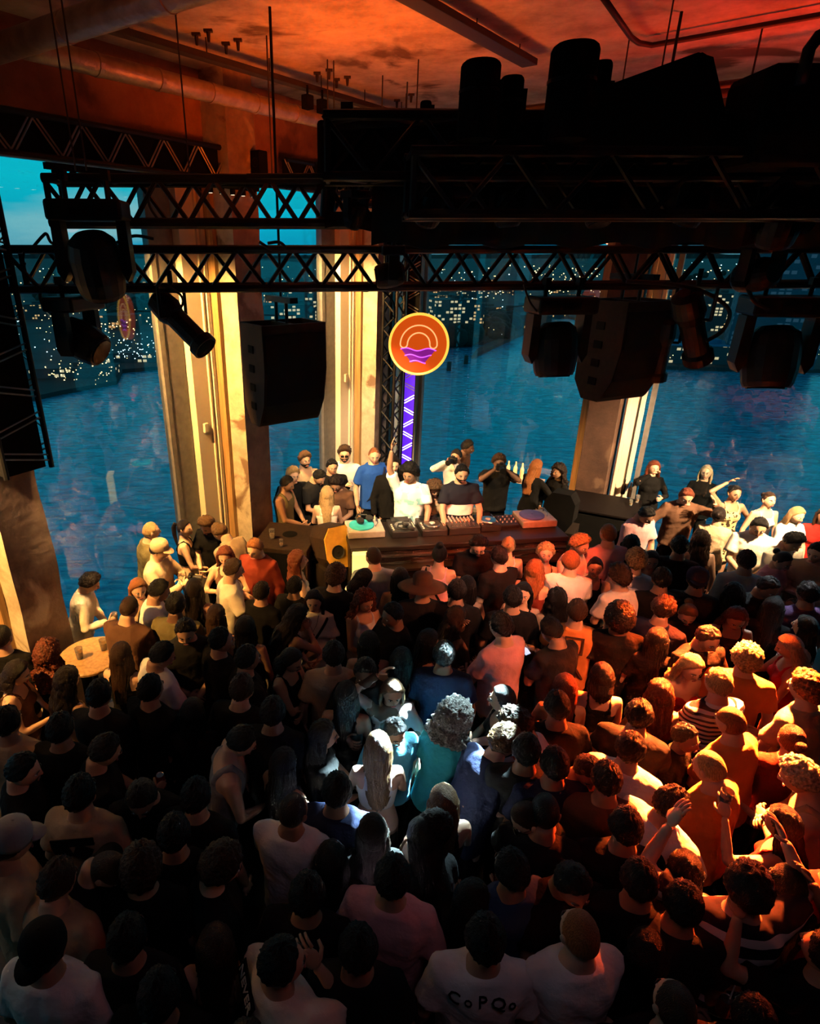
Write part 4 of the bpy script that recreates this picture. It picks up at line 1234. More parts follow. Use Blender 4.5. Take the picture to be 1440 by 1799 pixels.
def legs_mesh(kind):
    key = ('l', kind)
    if key in _cache: return _cache[key]
    mb = MB(); ln = {'trousers': .09, 'shorts': .52, 'skirt': .62}[kind]
    lathe_rings(mb, [(.84, .150, .112, 0, 0), (.90, .160, .115, 0, -.004), (.97, .150, .106, 0, 0)])
    if kind == 'skirt':
        lathe_rings(mb, [(.60, .20, .16, 0, 0), (.90, .175, .13, 0, 0)])
    else:
        for s in (-1, 1):
            pts = [(s * .082, 0, .89), (s * .092, .01, .70), (s * .098, .02, .52), (s * .100, -.01, .34), (s * .102, -.02, ln)]
            pts = [p for p in pts if p[2] >= ln]
            mb.tube(pts, [.088, .086, .070, .066, .058][:len(pts)], 12)
    co, nr, fs = remesh(mb, 0.02, 3)
    d = np.array([noise.noise(Vector((p[0] * 12, p[1] * 12, p[2] * 9))) for p in co])
    co = co + nr * (d * .007)[:, None]
    me = bpy.data.meshes.new('legwear'); me.from_pydata(co.tolist(), [], fs); me.materials.append(None)
    me.polygons.foreach_set('use_smooth', [True] * len(fs)); me.update()
    _cache[key] = me; return me

def shoe_mesh(s):
    key = ('s', s)
    if key in _cache: return _cache[key]
    mb = MB(); mb.box((s * .105, .045, .018), (.092, .27, .036), bev=.012); mb.ell((s * .105, .075, .045), (.042, .12, .045), 12, 8); mb.ell((s * .105, -.03, .07), (.040, .05, .055), 10, 8)
    me = mb.mesh('shoe', [None], True); _cache[key] = me; return me

# ---- hair
def hair_mesh(style, seed=0):
    key = ('h', style, seed)
    if key in _cache: return _cache[key]
    mb = MB(); so = seed * 5.3
    thick, rough, freq = {'short': (.015, .011, 34), 'buzz': (.004, .001, 20), 'curly': (.034, .016, 30), 'afro': (.052, .014, 26), 'quiff': (.022, .013, 28), 'mop': (.030, .014, 26),
                          'long': (.018, .004, 22), 'wavy': (.024, .010, 22), 'bob': (.020, .004, 22), 'pony': (.010, .002, 20), 'bun': (.010, .002, 20), 'topknot': (.010, .002, 20), 'longcurly': (.040, .018, 26),
                          'shaved': (.0025, .0005, 20), 'bald': (.002, .0, 20), 'frizz': (.070, .030, 32)}[style]
    n_, m_ = 44, 30
    vs = []
    for i in range(m_ + 1):
        ph = -math.pi / 2 + math.pi * i / m_
        for j in range(n_):
            t = 2 * math.pi * j / n_
            x, y, z = math.cos(ph) * math.cos(t), math.cos(ph) * math.sin(t), math.sin(ph)
            # hairline: high over the forehead, down in front of the ears, low at the nape
            az = math.atan2(abs(x), y)     # 0 front, pi back
            if az < 0.9: line = 0.60 + 0.08 * math.cos(az * 3)
            elif az < 1.5: line = 0.53 - (az - 0.9) / 0.6 * 0.62
            else: line = -0.06 - (az - 1.5) / 1.64 * 0.62
            if style in ('afro', 'longcurly', 'frizz'): line -= 0.10
            if style == 'bald': line = 0.1 if az < 1.6 else -0.5
            k = (z - line) / (0.24 if style in ('short', 'quiff', 'mop', 'buzz', 'shaved', 'curly') else 0.10)
            k = max(0.0, min(1.0, k + 0.5))
            p = Vector(head_surface(x, y, z))
            nz = noise.noise(Vector((x * freq * .25 + so, y * freq * .25, z * freq * .25))) + 0.6 * noise.noise(Vector((x * freq * .5, y * freq * .5 + so, z * freq * .5)))
            th = thick * (0.75 + 0.25 * z) if style in ('quiff',) else thick
            if style == 'quiff' and z > 0.3 and y > -0.2: th += .016
            if style in ('short', 'quiff', 'mop') and z < 0.2: th *= .55 + .45 * max(0, (z + .4) / .6)
            off = k * (th + rough * nz) - (1 - k) * 0.012
            d = Vector((x, y, z)).normalized()
            q = p + d * off
            vs.append(q)
    fs = []
    for i in range(m_):
        for j in range(n_):
            j2 = (j + 1) % n_; fs.append((i * n_ + j, i * n_ + j2, (i + 1) * n_ + j2, (i + 1) * n_ + j))
    mb.add(vs, fs)
    def curtain(length, spread, wav, th=.028, half=118):
        rows, cols_ = 18, 36; out = []; inn = []
        for i in range(rows + 1):
            u = i / rows; z = 0.03 - u * length
            # clears the neck, then lies over shoulders and back
            rad_x = 0.088 + spread * min(1, u * 1.6) * .5 + (.01 if u < .3 else 0)
            back = 0.098 + 0.045 * min(1, max(0, u - .15) * 2.2)
            hw = R(half - 22 * u)
            for j in range(cols_ + 1):
                a = -hw + 2 * hw * j / cols_
                wv = wav * (noise.noise(Vector((a * 4 + so, u * 7, 1.3))) + .5 * noise.noise(Vector((a * 9, u * 14 + so, 4))))
                gr = .004 * math.sin(a * 34 + 3 * noise.noise(Vector((a * 2, u * 3, so))))
                tip = (1 - .30 * max(0, u - .8) / .2)
                rx = (rad_x + wv + gr) * tip; ry = (back + wv + gr)
                out.append((rx * math.sin(a), -ry * math.cos(a) * (1 if math.cos(a) > 0 else .5) - .004, z + .02 * noise.noise(Vector((a * 5, so, 0))) * u))
                t2 = th * (1 - .5 * u)
                inn.append(((rx - t2) * math.sin(a), -(ry - t2) * math.cos(a) * (1 if math.cos(a) > 0 else .5) - .004, z))
        V = out + inn; K = (rows + 1) * (cols_ + 1); c1 = cols_ + 1; F_ = []
        for i in range(rows):
            for j in range(cols_):
                a = i * c1 + j
                F_.append((a, a + c1, a + c1 + 1, a + 1)); F_.append((K + a, K + a + 1, K + a + c1 + 1, K + a + c1))
            F_.append((i * c1, K + i * c1, K + (i + 1) * c1, (i + 1) * c1)); e_ = i * c1 + cols_
            F_.append((e_, e_ + c1, K + e_ + c1, K + e_))
        for j in range(cols_):
            F_.append((j, j + 1, K + j + 1, K + j)); b_ = rows * c1 + j
            F_.append((b_, K + b_, K + b_ + 1, b_ + 1))
        mb.add(V, F_)
    if style == 'long': curtain(.46, .05, .008)
    if style == 'wavy': curtain(.38, .08, .022, .034)
    if style == 'longcurly': curtain(.36, .16, .045, .05, 128)
    if style == 'bob': curtain(.19, .03, .006)
    if style == 'frizz': curtain(.22, .18, .05, .06, 150)
    if style == 'pony':
        mb.tube([(0, -.095, .04), (0, -.135, .05), (0, -.155, .0), (.01, -.150, -.10), (0, -.14, -.20), (0, -.13, -.28)], [.016, .026, .032, .028, .020, .006], 12)
    if style == 'bun': mb.ell((0, -.115, .045), (.040, .034, .038), 14, 10)
    if style == 'topknot': mb.ell((0, -.045, .145), (.042, .042, .040), 14, 10)
    me = mb.mesh('hair', [None], True); _cache[key] = me; return me

def hat_mesh(kind):
    key = ('hat', kind)
    if key in _cache: return _cache[key]
    mb = MB()
    if kind in ('cap', 'capback'):
        mb.lathe([(.094, .02), (.098, .045), (.096, .08), (.080, .115), (.045, .138), (.004, .143)], (0, -.005, 0), 28)
        s = 1 if kind == 'cap' else -1
        vs = []; 
        for zz in (.028, .036):
            for i in range(13):
                a = math.pi * i / 12
                vs.append((.072 * math.cos(a), s * (.075 + .085 * math.sin(a)) , zz - .012 * math.sin(a)))
        fs = [tuple(range(12, -1, -1)), tuple(range(13, 26))] + [(i, i + 1, 14 + i, 13 + i) for i in range(12)] + [(12, 0, 13, 25)]
        mb.add(vs, fs); mb.ell((0, -.005, .144), (.008, .008, .005), 8, 5)
    else:
        mb.lathe([(.24, .0), (.20, .018), (.11, .028), (.098, .035), (.094, .11), (.075, .135), (.02, .145), (.004, .145)], (0, -.01, .01), 36)
    me = mb.mesh(kind, [None], True); _cache[key] = me; return me

# ---- per-person materials
SKIN = {}
for k_, c_ in (('l', (0.62, 0.38, 0.26)), ('m', (0.47, 0.27, 0.17)), ('t', (0.33, 0.18, 0.11)), ('d', (0.13, 0.065, 0.04))):
    SKIN[k_] = mat('skin_' + {'l': 'light', 'm': 'warm', 't': 'tan', 'd': 'dark'}[k_], c_, 0.48, noise_scale=14, noise_amt=0.10, spec=0.35)
LIPS = mat('lips', (0.36, 0.10, 0.09), 0.4); EYEW = mat('eye_white', (0.7, 0.68, 0.65), 0.3); EYED = mat('dark_iris_and_brow', (0.02, 0.012, 0.01), 0.4)
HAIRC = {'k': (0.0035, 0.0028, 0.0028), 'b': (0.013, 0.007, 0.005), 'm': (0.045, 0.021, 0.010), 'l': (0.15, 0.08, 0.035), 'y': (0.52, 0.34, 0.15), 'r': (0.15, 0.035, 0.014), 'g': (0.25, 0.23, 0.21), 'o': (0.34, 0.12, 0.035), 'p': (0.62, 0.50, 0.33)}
HM = {}
def hair_mat(c, curly):
    k = (c, curly)
    if k not in HM:
        if curly: HM[k] = mat('curly_hair_' + {'k': 'black', 'b': 'dark_brown', 'm': 'brown', 'l': 'light_brown', 'y': 'blond', 'r': 'auburn', 'g': 'grey', 'o': 'ginger', 'p': 'pale_blond'}[c], HAIRC[c], 0.5, noise_scale=60, noise_amt=0.75, bump=1.0, bump_scale=55, spec=0.22)
        else: HM[k] = mat('straight_hair_' + {'k': 'black', 'b': 'dark_brown', 'm': 'brown', 'l': 'light_brown', 'y': 'blond', 'r': 'auburn', 'g': 'grey', 'o': 'ginger', 'p': 'pale_blond'}[c], HAIRC[c], 0.42, noise_scale=40, noise_amt=0.6, bump=0.7, bump_scale=50, stretch=(5, 5, 0.5), spec=0.28)
    return HM[k]
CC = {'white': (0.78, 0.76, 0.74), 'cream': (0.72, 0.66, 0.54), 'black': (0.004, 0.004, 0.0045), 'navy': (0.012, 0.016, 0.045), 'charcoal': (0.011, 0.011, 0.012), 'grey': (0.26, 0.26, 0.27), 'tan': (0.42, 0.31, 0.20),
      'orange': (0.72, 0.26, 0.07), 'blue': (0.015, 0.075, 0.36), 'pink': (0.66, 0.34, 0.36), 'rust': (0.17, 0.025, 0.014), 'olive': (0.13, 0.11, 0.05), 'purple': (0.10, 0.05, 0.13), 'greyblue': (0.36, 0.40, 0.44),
      'brown': (0.10, 0.05, 0.03), 'teal': (0.03, 0.28, 0.32), 'red': (0.45, 0.02, 0.015), 'sky': (0.12, 0.42, 0.62), 'denim': (0.02, 0.05, 0.13)}
CM = {}
def cloth_mat(c):
    if c in CM: return CM[c]
    if c in CC:
        CM[c] = mat(c + '_cloth', CC[c], 0.9, noise_scale=9, noise_amt=0.14, bump=0.35, bump_scale=30, spec=0.15)
        return CM[c]
    m, n, l, b = nt_of(c + '_cloth')
    b.inputs['Roughness'].default_value = 0.9; b.inputs['Specular IOR Level'].default_value = 0.15
    tc = n.new('ShaderNodeTexCoord'); sp = n.new('ShaderNodeSeparateXYZ'); l.new(tc.outputs['Object'], sp.inputs[0])
    cr = n.new('ShaderNodeValToRGB'); cr.color_ramp.interpolation = 'CONSTANT'; el = cr.color_ramp.elements
    if c in ('thin_striped', 'wide_striped'):
        fr = 26.0 if c == 'thin_striped' else 9.0
        mu = n.new('ShaderNodeMath'); mu.operation = 'MULTIPLY'; mu.inputs[1].default_value = fr; l.new(sp.outputs[2], mu.inputs[0])
        fx = n.new('ShaderNodeMath'); fx.operation = 'FRACT'; l.new(mu.outputs[0], fx.inputs[0]); l.new(fx.outputs[0], cr.inputs[0])
        el[0].position = 0; el[0].color = (0.015, 0.012, 0.02, 1); el[1].position = 0.45; el[1].color = (0.75, 0.72, 0.68, 1)
        if c == 'wide_striped': el[1].position = 0.6
    elif c == 'navy_and_white_block':
        l.new(sp.outputs[2], cr.inputs[0])
        el[0].position = 0; el[0].color = (0.010, 0.011, 0.02, 1); el[1].position = 0.5; el[1].color = (0.010, 0.011, 0.02, 1)
        e_ = el.new(1.085); e_.color = (0.8, 0.76, 0.72, 1)
        mr = n.new('ShaderNodeMapRange'); mr.inputs[1].default_value = 0.8; mr.inputs[2].default_value = 1.6
        l.new(sp.outputs[2], mr.inputs[0]); l.new(mr.outputs[0], cr.inputs[0])
        el[1].position = 0.01
        e_.position = (1.10 - .8) / .8; e2 = el.new((1.235 - .8) / .8); e2.color = (0.010, 0.011, 0.02, 1)
    elif c in ('teal_print_white', 'leopard_print', 'colour_print_white', 'black_print_tan', 'patchwork_print'):
        base, ink, sc, th = {'teal_print_white': ((0.80, 0.79, 0.78), (0.25, 0.55, 0.58), 9, .62), 'leopard_print': ((0.50, 0.38, 0.20), (0.03, 0.02, 0.01), 22, .55), 'colour_print_white': ((0.76, 0.76, 0.78), (0.6, 0.12, 0.05), 7, .60),
                             'black_print_tan': ((0.40, 0.33, 0.26), (0.015, 0.015, 0.015), 8, .60), 'patchwork_print': ((0.45, 0.4, 0.38), (0.05, 0.03, 0.02), 6, .5)}[c]
        ns = n.new('ShaderNodeTexNoise'); ns.inputs['Scale'].default_value = sc; ns.inputs['Detail'].default_value = 2
        l.new(tc.outputs['Object'], ns.inputs[0]); l.new(ns.outputs[0], cr.inputs[0])
        el[0].position = 0; el[0].color = base + (1,); el[1].position = th - (0.05 if c == 'teal_print_white' else 0); el[1].color = ink + (1,)
    l.new(cr.outputs[0], b.inputs['Base Color'])
    CM[c] = m; return m

PERSONS = []
def set_mat(o, i, m):
    o.material_slots[i].link = 'OBJECT'; o.material_slots[i].material = m

def child(name, me, parent, m, matrix=None):
    o = bpy.data.objects.new(name, me); col.objects.link(o); o.parent = parent
    if matrix is not None: o.matrix_local = matrix
    if m is not None: set_mat(o, 0, m)
    return o

CLOTH_NAME = {'tee': 't_shirt', 'long': 'long_sleeved_shirt', 'open': 'overshirt', 'blouse': 'blouse', 'tank': 'tank_top', 'crop': 'crop_top', 'dress': 'dress', 'tube': 'bandeau_top'}
def person(px, py, sex, f, arms, hair, hc, cloth, cc, skin, label, yaw=0, pitch=0, lean=0, base=0.0, h=None, legs='trousers', lc='black', hat=None, hatc='tan', beard=None, glasses=False, strap=None, group=None, seed=0, pend=False, free=False, maxmove=0.13):
    la, ra = arms.split('_')
    me, hands, hm = body_meshes(sex, la, ra, yaw, pitch, lean)
    H = h or (1.79 if sex == 'm' else 1.67)
    s = H / 1.735
    rz = -R(f)
    hcw = hm @ Vector((0, 0, 0.01))
    P_ = at(px, py, base + hcw.z * s)
    off = Matrix.Rotation(rz, 3, 'Z') @ Vector((hcw.x * s, hcw.y * s, 0))
    q_ = Vector((P_.x - off.x, P_.y - off.y)); q0 = q_.copy()
    if not free:
        for _ in range(30):
            mv = Vector((0, 0))
            for r_ in PERSONS:
                if abs(r_['o'].location.z - base) > .2: continue
                d_ = q_ - r_['o'].location.xy
                if d_.length < 0.36: mv += d_.normalized() * (0.37 - d_.length) * .5 if d_.length > 1e-3 else Vector((.03, 0))
            if mv.length < 1e-4: break
            q_ += mv
            if (q_ - q0).length > maxmove: q_ = q0 + (q_ - q0).normalized() * maxmove
    o = bpy.data.objects.new('person', me); col.objects.link(o)
    o.location = (q_.x, q_.y, base); o.rotation_euler = (0, 0, rz); o.scale = (s, s, s)
    for i, m_ in enumerate((SKIN[skin], EYEW, EYED, LIPS)): set_mat(o, i, m_)
    tag(o, label, 'person', group)
    if cloth: child(CLOTH_NAME[cloth], cloth_mesh(cloth, sex, la, ra, lean), o, cloth_mat(cc))
    if cloth != 'dress': child({'trousers': 'trousers', 'shorts': 'shorts', 'skirt': 'skirt'}[legs], legs_mesh(legs), o, cloth_mat(lc))
    for sd in (-1, 1): child('shoe', shoe_mesh(sd), o, cloth_mat('charcoal'))
    if hair:
        child('hair', hair_mesh(hair, seed % 3), o, hair_mat(hc, hair in ('curly', 'afro', 'frizz', 'longcurly')), hm)
    if hat: child('hat' if hat == 'hat' else 'cap', hat_mesh(hat), o, cloth_mat(hatc), hm)
    if beard:
        if 'beard' not in _cache:
            b_ = MB(); vs = []; nn, mm = 18, 9
            for i in range(mm + 1):
                for j in range(nn + 1):
                    t = R(-8 + 196 * j / nn); ph = -1.45 + 1.20 * i / mm
                    x, y, z = math.cos(ph) * math.cos(t), math.cos(ph) * math.sin(t), math.sin(ph)
                    k = 1.0 if not (abs(x) < .30 and -.66 < z < -.40) else -1.2
                    if i in (0, mm) or j in (0, nn): k = -1
                    vs.append(Vector(head_surface(x, y, z)) + Vector((x, y, z)) * .0045 * k)
            b_.add(vs, [(i * (nn + 1) + j, i * (nn + 1) + j + 1, (i + 1) * (nn + 1) + j + 1, (i + 1) * (nn + 1) + j) for i in range(mm) for j in range(nn)])
            _cache['beard'] = b_.mesh('beard', [None], True)
        child('beard', _cache['beard'], o, hair_mat(beard, False), hm)
    if glasses:
        if 'glasses' not in _cache:
            g = MB()
            for sg in (-1, 1):
                g.box((sg * .030, .106, .004), (.046, .005, .032), bev=.002); g.bar((sg * .053, .104, .008), (sg * .080, .0, .006), .002, n=6)
            g.bar((-.01, .107, .008), (.01, .107, .008), .0025, n=6)
            _cache['glasses'] = g.mesh('glasses', [None])
        child('sunglasses', _cache['glasses'], o, M['lens'], hm)
    if strap:
        key = ('strap', lean)
        if key not in _cache:
            pts = []
            for i in range(29):
                t = 2 * math.pi * i / 28
                u = math.cos(t); x = -.13 * u; z = 1.20 + .235 * u; y = math.sin(t)
                w = .205 if z < 1.4 else .16
                yy = (.150 if y > 0 else -.148) * abs(y) ** .55 * (1 if 1 else 1)
                pts.append((x * 1.05, yy, z))
            pts = bend_fn(lean)(pts)
            g = MB().tube([tuple(p) for p in pts[:-1]], .014, 6, closed=True)
            _cache[key] = g.mesh('strap', [None], True)
        child('bag_strap', _cache[key], o, cloth_mat(strap))
    if pend:
        g = MB().tube([(-.05, .06, 1.47), (-.035, .13, 1.40), (0, .155, 1.33), (.035, .13, 1.40), (.05, .06, 1.47)], .0025, 5)
        g.lathe([(.004, -.006), (.018, -.004), (.018, .004), (.004, .006)], (0, .168, 1.30), 12, rotm(80, 0, 0))
        gg_ = g.build('necklace', M['matte'], o)
    rec = dict(o=o, hands={k: Matrix.Translation(o.location) @ Matrix.Rotation(rz, 4, 'Z') @ (v * s) for k, v in hands.items()}, rz=rz, s=s)
    PERSONS.append(rec)
    return rec

# ---- things people hold (each a thing of its own)
M['plastic'] = mat('clear_plastic_cup', (0.75, 0.72, 0.66), 0.15)
M['plastic'].node_tree.nodes['Principled BSDF'].inputs['Transmission Weight'].default_value = 0.75
M['beer'] = mat('amber_drink', (0.7, 0.35, 0.08), 0.2)
M['can'] = mat('printed_drink_can', (0.5, 0.06, 0.05), 0.3, 0.6)
M['white_p'] = mat('white_paper_straw', (0.85, 0.85, 0.85), 0.5)
M['phone'] = mat('phone_back', (0.02, 0.02, 0.022), 0.25)
M['screen'] = mat('lit_phone_screen', (0.5, 0.6, 0.8), 0.2, emit=(0.6, 0.75, 1.0), emit_s=1.0)
def cup(loc, label, cat='cup', straw=False, s=1.0):
    e = empty('plastic_cup', loc)
    MB().lathe([(.028 * s, -.06), (.037 * s, .06), (.035 * s, .06), (.027 * s, -.055)], (0, 0, 0), 18).build('cup_wall', M['plastic'], e, smooth=False)
    MB().lathe([(.027 * s, -.052), (.032 * s, .02)], (0, 0, 0), 16).build('drink', M['beer'], e)
    if straw: MB().bar((0, 0, -.04), (.03, .01, .13), .0035, n=6).build('straw', M['white_p'], e)
    tag(e, label, cat); return e
def can(loc, label, straw=False):
    e = empty('drink_can', loc)
    MB().lathe([(.024, -.06), (.031, -.052), (.031, .045), (.026, .057)], (0, 0, 0), 20).build('can_body', M['can'], e, smooth=False)
    MB().lathe([(.026, .057), (.027, .061), (.023, .058)], (0, 0, 0), 20).build('can_lid', M['chrome'], e)
    if straw: MB().bar((.012, 0, .02), (.02, .01, .15), .0035, n=6).build('straw', M['white_p'], e)
    tag(e, label, 'can'); return e
def phone(loc, rot, label, lit=True):
    e = empty('mobile_phone', loc); e.rotation_euler = rot
    MB().box((0, 0, 0), (.072, .009, .148), bev=.004).build('phone_body', M['phone'], e)
    MB().box((0, -.0055, 0), (.064, .002, .138)).build('phone_screen', M['screen'] if lit else M['lens'], e)
    tag(e, label, 'phone'); return e
def camera_obj(loc, rz, label, s=1.0):
    e = empty('photo_camera', loc, rz)
    MB().box((0, 0, 0), (.14 * s, .07 * s, .10 * s), bev=.012).build('camera_body', M['black'], e)
    MB().lathe([(.036 * s, 0), (.040 * s, .02), (.040 * s, .13 * s), (.044 * s, .15 * s)], (0, .03, 0), 18, rotm(-90, 0, 0)).build('camera_lens', M['black'], e)
    MB().box((0, 0, .06 * s), (.05 * s, .05 * s, .03 * s), bev=.008).build('viewfinder', M['black'], e)
    tag(e, label, 'camera'); return e
# ================================================================== DJ booth
PLAT = 0.42
M['booth'] = mat('booth_black_wood', (0.02, 0.015, 0.013), 0.35, noise_scale=6, noise_amt=0.5, spec=0.3)
M['foil'] = mat('crinkled_black_vinyl', (0.10, 0.07, 0.055), 0.22, 0.75, noise_scale=7, noise_amt=0.8, bump=1.0, bump_scale=16, stretch=(1, 1, 2.5))
M['mixer'] = mat('brushed_mixer_plate', (0.035, 0.033, 0.032), 0.35, 0.5)
M['knob'] = mat('pale_knobs', (0.6, 0.56, 0.5), 0.4)
M['led'] = mat('small_red_led', (1, 0.1, 0.05), 0.4, emit=(1.0, 0.12, 0.03), emit_s=2.0)
M['cyan'] = mat('turquoise_slipmat', (0.03, 0.42, 0.50), 0.5)
M['viol'] = mat('blue_violet_slipmat', (0.08, 0.12, 0.55), 0.5)
M['yellow'] = mat('yellow_speaker_front', (0.62, 0.36, 0.04), 0.45)
M['alu'] = mat('pale_turntable_plinth', (0.55, 0.50, 0.45), 0.4, 0.3)
BY = R(7)
RBo = Euler((0, 0, BY)).to_matrix()
BC = Vector((1.42, 6.95, 0))       # centre of the table
def bo(x, y, z=0): return BC + RBo @ Vector((x, y, 0)) + Vector((0, 0, z))
# platform behind the table
struct(MB().box(bo(-0.15, 0.95, PLAT / 2), (3.9, 1.7, PLAT), RBo).build('floor_riser', M['booth']))
e = empty('dj_table', bo(0, 0), BY)
TZ = 1.43
mb = MB().box((0, 0, TZ - 0.03), (2.75, 0.72, 0.06), bev=0.01); mb.build('table_top', M['booth'], e)
MB().box((0, -0.34, TZ / 2 - 0.03), (2.72, 0.03, TZ - 0.08)).build('front_panel', M['foil'], e)
for s in (-1, 1): MB().box((s * 1.35, 0, TZ / 2 - 0.03), (0.03, 0.66, TZ - 0.06)).build('side_panel', M['booth'], e)
for z in (1.30, 1.12, 0.94): MB().box((0.05, -0.365, z), (2.6, 0.02, 0.02)).build('front_rail', M['chrome'], e)
MB().box((0.1, -0.44, 1.20), (2.35, 0.20, 0.03)).build('cable_shelf', M['booth'], e)
tag(e, 'long black DJ table with steel rails along its front', 'table')
def gear(x, y, w, d, kind, label):
    g = empty({'player': 'media_player', 'mixer': 'dj_mixer', 'fx': 'effects_unit', 'turntable': 'turntable'}[kind], bo(x, y, TZ), BY)
    if kind == 'player':
        MB().box((0, 0, 0.045), (w, d, 0.09), bev=0.012).build('housing', M['mixer'], g)
        MB().lathe([(0.10, 0.09), (0.105, 0.10), (0.098, 0.115), (0.04, 0.116), (0.038, 0.118)], (0, -0.04, 0), 30).build('jog_wheel', M['chrome'], g)
        MB().lathe([(0.036, 0.118), (0.034, 0.121)], (0, -0.04, 0), 24).build('jog_display', M['knob'], g)
        MB().box((0, d * 0.36, 0.10), (w * 0.7, 0.09, 0.02), rotm(15, 0, 0)).build('screen', M['lens'], g)
        mb = MB()
        for i in range(4): mb.lathe([(0.012, 0.09), (0.012, 0.10)], (-w * 0.40, -0.14 + i * 0.05, 0), 10)
        mb.bar((w * 0.42, -0.1, 0.095), (w * 0.42, 0.05, 0.095), 0.005); mb.build('buttons', M['knob'], g)
    elif kind == 'mixer':
        MB().box((0, 0, 0.05), (w, d, 0.10), bev=0.01).build('housing', M['mixer'], g)
        mb = MB()
        for i in range(8):
            for j in range(5): mb.lathe([(0.009, 0.10), (0.007, 0.122)], (-w * 0.42 + i * w * 0.12, d * 0.40 - j * 0.045, 0), 8)
        mb.build('knobs', M['knob'], g)
        mb = MB()
        for i in range(6): mb.box((-w * 0.36 + i * w * 0.14, -d * 0.28, 0.11), (0.02, 0.014, 0.02)); mb.box((-w * 0.36 + i * w * 0.14, -d * 0.28, 0.101), (0.004, 0.09, 0.002))
        mb.build('faders', M['chrome'], g)
        mb = MB()
        for i in range(5): mb.box((-w * 0.3 + i * w * 0.14, 0, 0.103), (0.005, 0.10, 0.004))
        mb.build('level_lights', M['led'], g)
    elif kind == 'fx':
        MB().box((0, 0, 0.03), (w, d, 0.06), rotm(8, 0, 0), bev=0.008).build('housing', M['mixer'], g)
        mb = MB()
        for i in range(4):
            for j in range(3): mb.lathe([(0.010, 0.06), (0.008, 0.082)], (-w * 0.36 + i * w * 0.24, -d * 0.3 + j * d * 0.3, 0), 8)
        mb.build('knobs', M['knob'], g)
    else:
        MB().box((0, 0, 0.05), (w, d, 0.09), bev=0.012).build('plinth', M['alu'], g)
        MB().lathe([(0.155, 0.095), (0.16, 0.10), (0.16, 0.112), (0.15, 0.116), (0.01, 0.116), (0.008, 0.130)], (-0.04, 0, 0), 40).build('platter', M['cyan'] if 'turquoise' in label else M['viol'], g)
        MB().tube([(0.17, 0.12, 0.10), (0.17, 0.12, 0.14), (0.165, -0.02, 0.135), (0.12, -0.10, 0.125)], [0.012, 0.010, 0.006, 0.008], 8).build('tonearm', M['chrome'], g)
        MB().lathe([(0.02, 0.09), (0.018, 0.10)], (-0.19, -0.13, 0), 12).build('start_button', M['knob'], g)
    tag(g, label, 'dj equipment')
    return g
gear(-1.13, 0.08, 0.46, 0.38, 'turntable', 'turntable with a turquoise slipmat next to the yellow monitor speaker')
gear(-0.66, 0.05, 0.33, 0.40, 'player', 'media player between the turquoise turntable and its twin')
gear(-0.28, 0.05, 0.33, 0.40, 'player', 'media player in front of the polo-shirted DJ, beside the mixer')
gear(0.10, 0.06, 0.40, 0.42, 'mixer', 'large club mixer with rows of knobs and red meters')
gear(0.46, 0.08, 0.26, 0.36, 'player', 'smaller media player just beyond the club mixer')
gear(0.74, 0.10, 0.24, 0.26, 'fx', 'compact effects unit beside the violet turntable')
gear(1.12, 0.12, 0.46, 0.38, 'turntable', 'turntable with a blue violet slipmat at the end of the table')
# headphones lying on the turquoise turntable
hp = empty('headphones', bo(-1.12, 0.12, TZ + 0.14), 0.6)
for s in (-1, 1): MB().lathe([(0.045, -0.018), (0.05, 0), (0.045, 0.018)], (s * 0.07, 0, 0.02), 16, rotm(20, 0, 0)).build('ear_cup', M['rubber'], hp)
MB().tube([(-0.07, 0, 0.02), (-0.085, 0.09, 0.03), (0, 0.15, 0.035), (0.085, 0.09, 0.03), (0.07, 0, 0.02)], 0.010, 8).build('headband', M['rubber'], hp, smooth=True)
tag(hp, 'black headphones lying on the turquoise turntable', 'headphones')
hp2 = copy_tree(hp); hp2.location = bo(-0.62, -0.12, TZ + 0.13); hp2.rotation_euler[2] = 2; hp2['label'] = 'black headphones lying on the first media player'
for i in range(4):
    pts = [bo(-0.9 + i * 0.5, -0.40, 1.24)]
    for k in range(10): pts.append(bo(-0.9 + i * 0.5 + 0.28 * math.sin(k * 1.3 + i), -0.43 + 0.05 * math.sin(k * 2.2), 1.235 + 0.012 * (k % 3)))
    tag(MB().tube(pts, 0.007, 6).build('audio_cable', M['rubber'], smooth=True), ('tangle of cable on the booth shelf nearest the lit sign', 'tangle of cable on the shelf under the first media player', 'tangle of cable on the shelf under the club mixer', 'tangle of cable on the shelf under the effects unit')[i], 'cable')

# lit sign box on the end of the booth
M['sign_lit'] = mat('lit_cream_sign', (0.9, 0.8, 0.4), 0.5, emit=(1.0, 0.78, 0.25), emit_s=0.95)
M['ink'] = mat('dark_printed_letters', (0.06, 0.04, 0.01), 0.6)
e = empty('sign_box', bo(-1.34, -0.37, 0.98), BY)
MB().box((0.14, -0.05, 0.12), (0.30, 0.10, 0.60), bev=0.01).build('lit_panel', M['sign_lit'], e)
def text(s, size, name, m, parent, loc, rot, ext=0.002):
    c = bpy.data.curves.new(name, 'FONT'); c.body = s; c.size = size; c.extrude = ext; c.align_x = 'CENTER'; c.resolution_u = 2
    t = bpy.data.objects.new(name, c); col.objects.link(t)
    dg = bpy.context.evaluated_depsgraph_get(); me = bpy.data.meshes.new_from_object(t.evaluated_get(dg))
    bpy.data.objects.remove(t)
    o = bpy.data.objects.new(name, me); col.objects.link(o); o.parent = parent; o.location = loc; o.rotation_euler = rot
    me.materials.clear(); me.materials.append(m)
    return o
text('ac', 0.13, 'lettering', M['ink'], e, (0.13, -0.103, -0.02), (R(90), 0, 0))
tag(e, 'small glowing cream sign box on the end of the booth', 'sign')

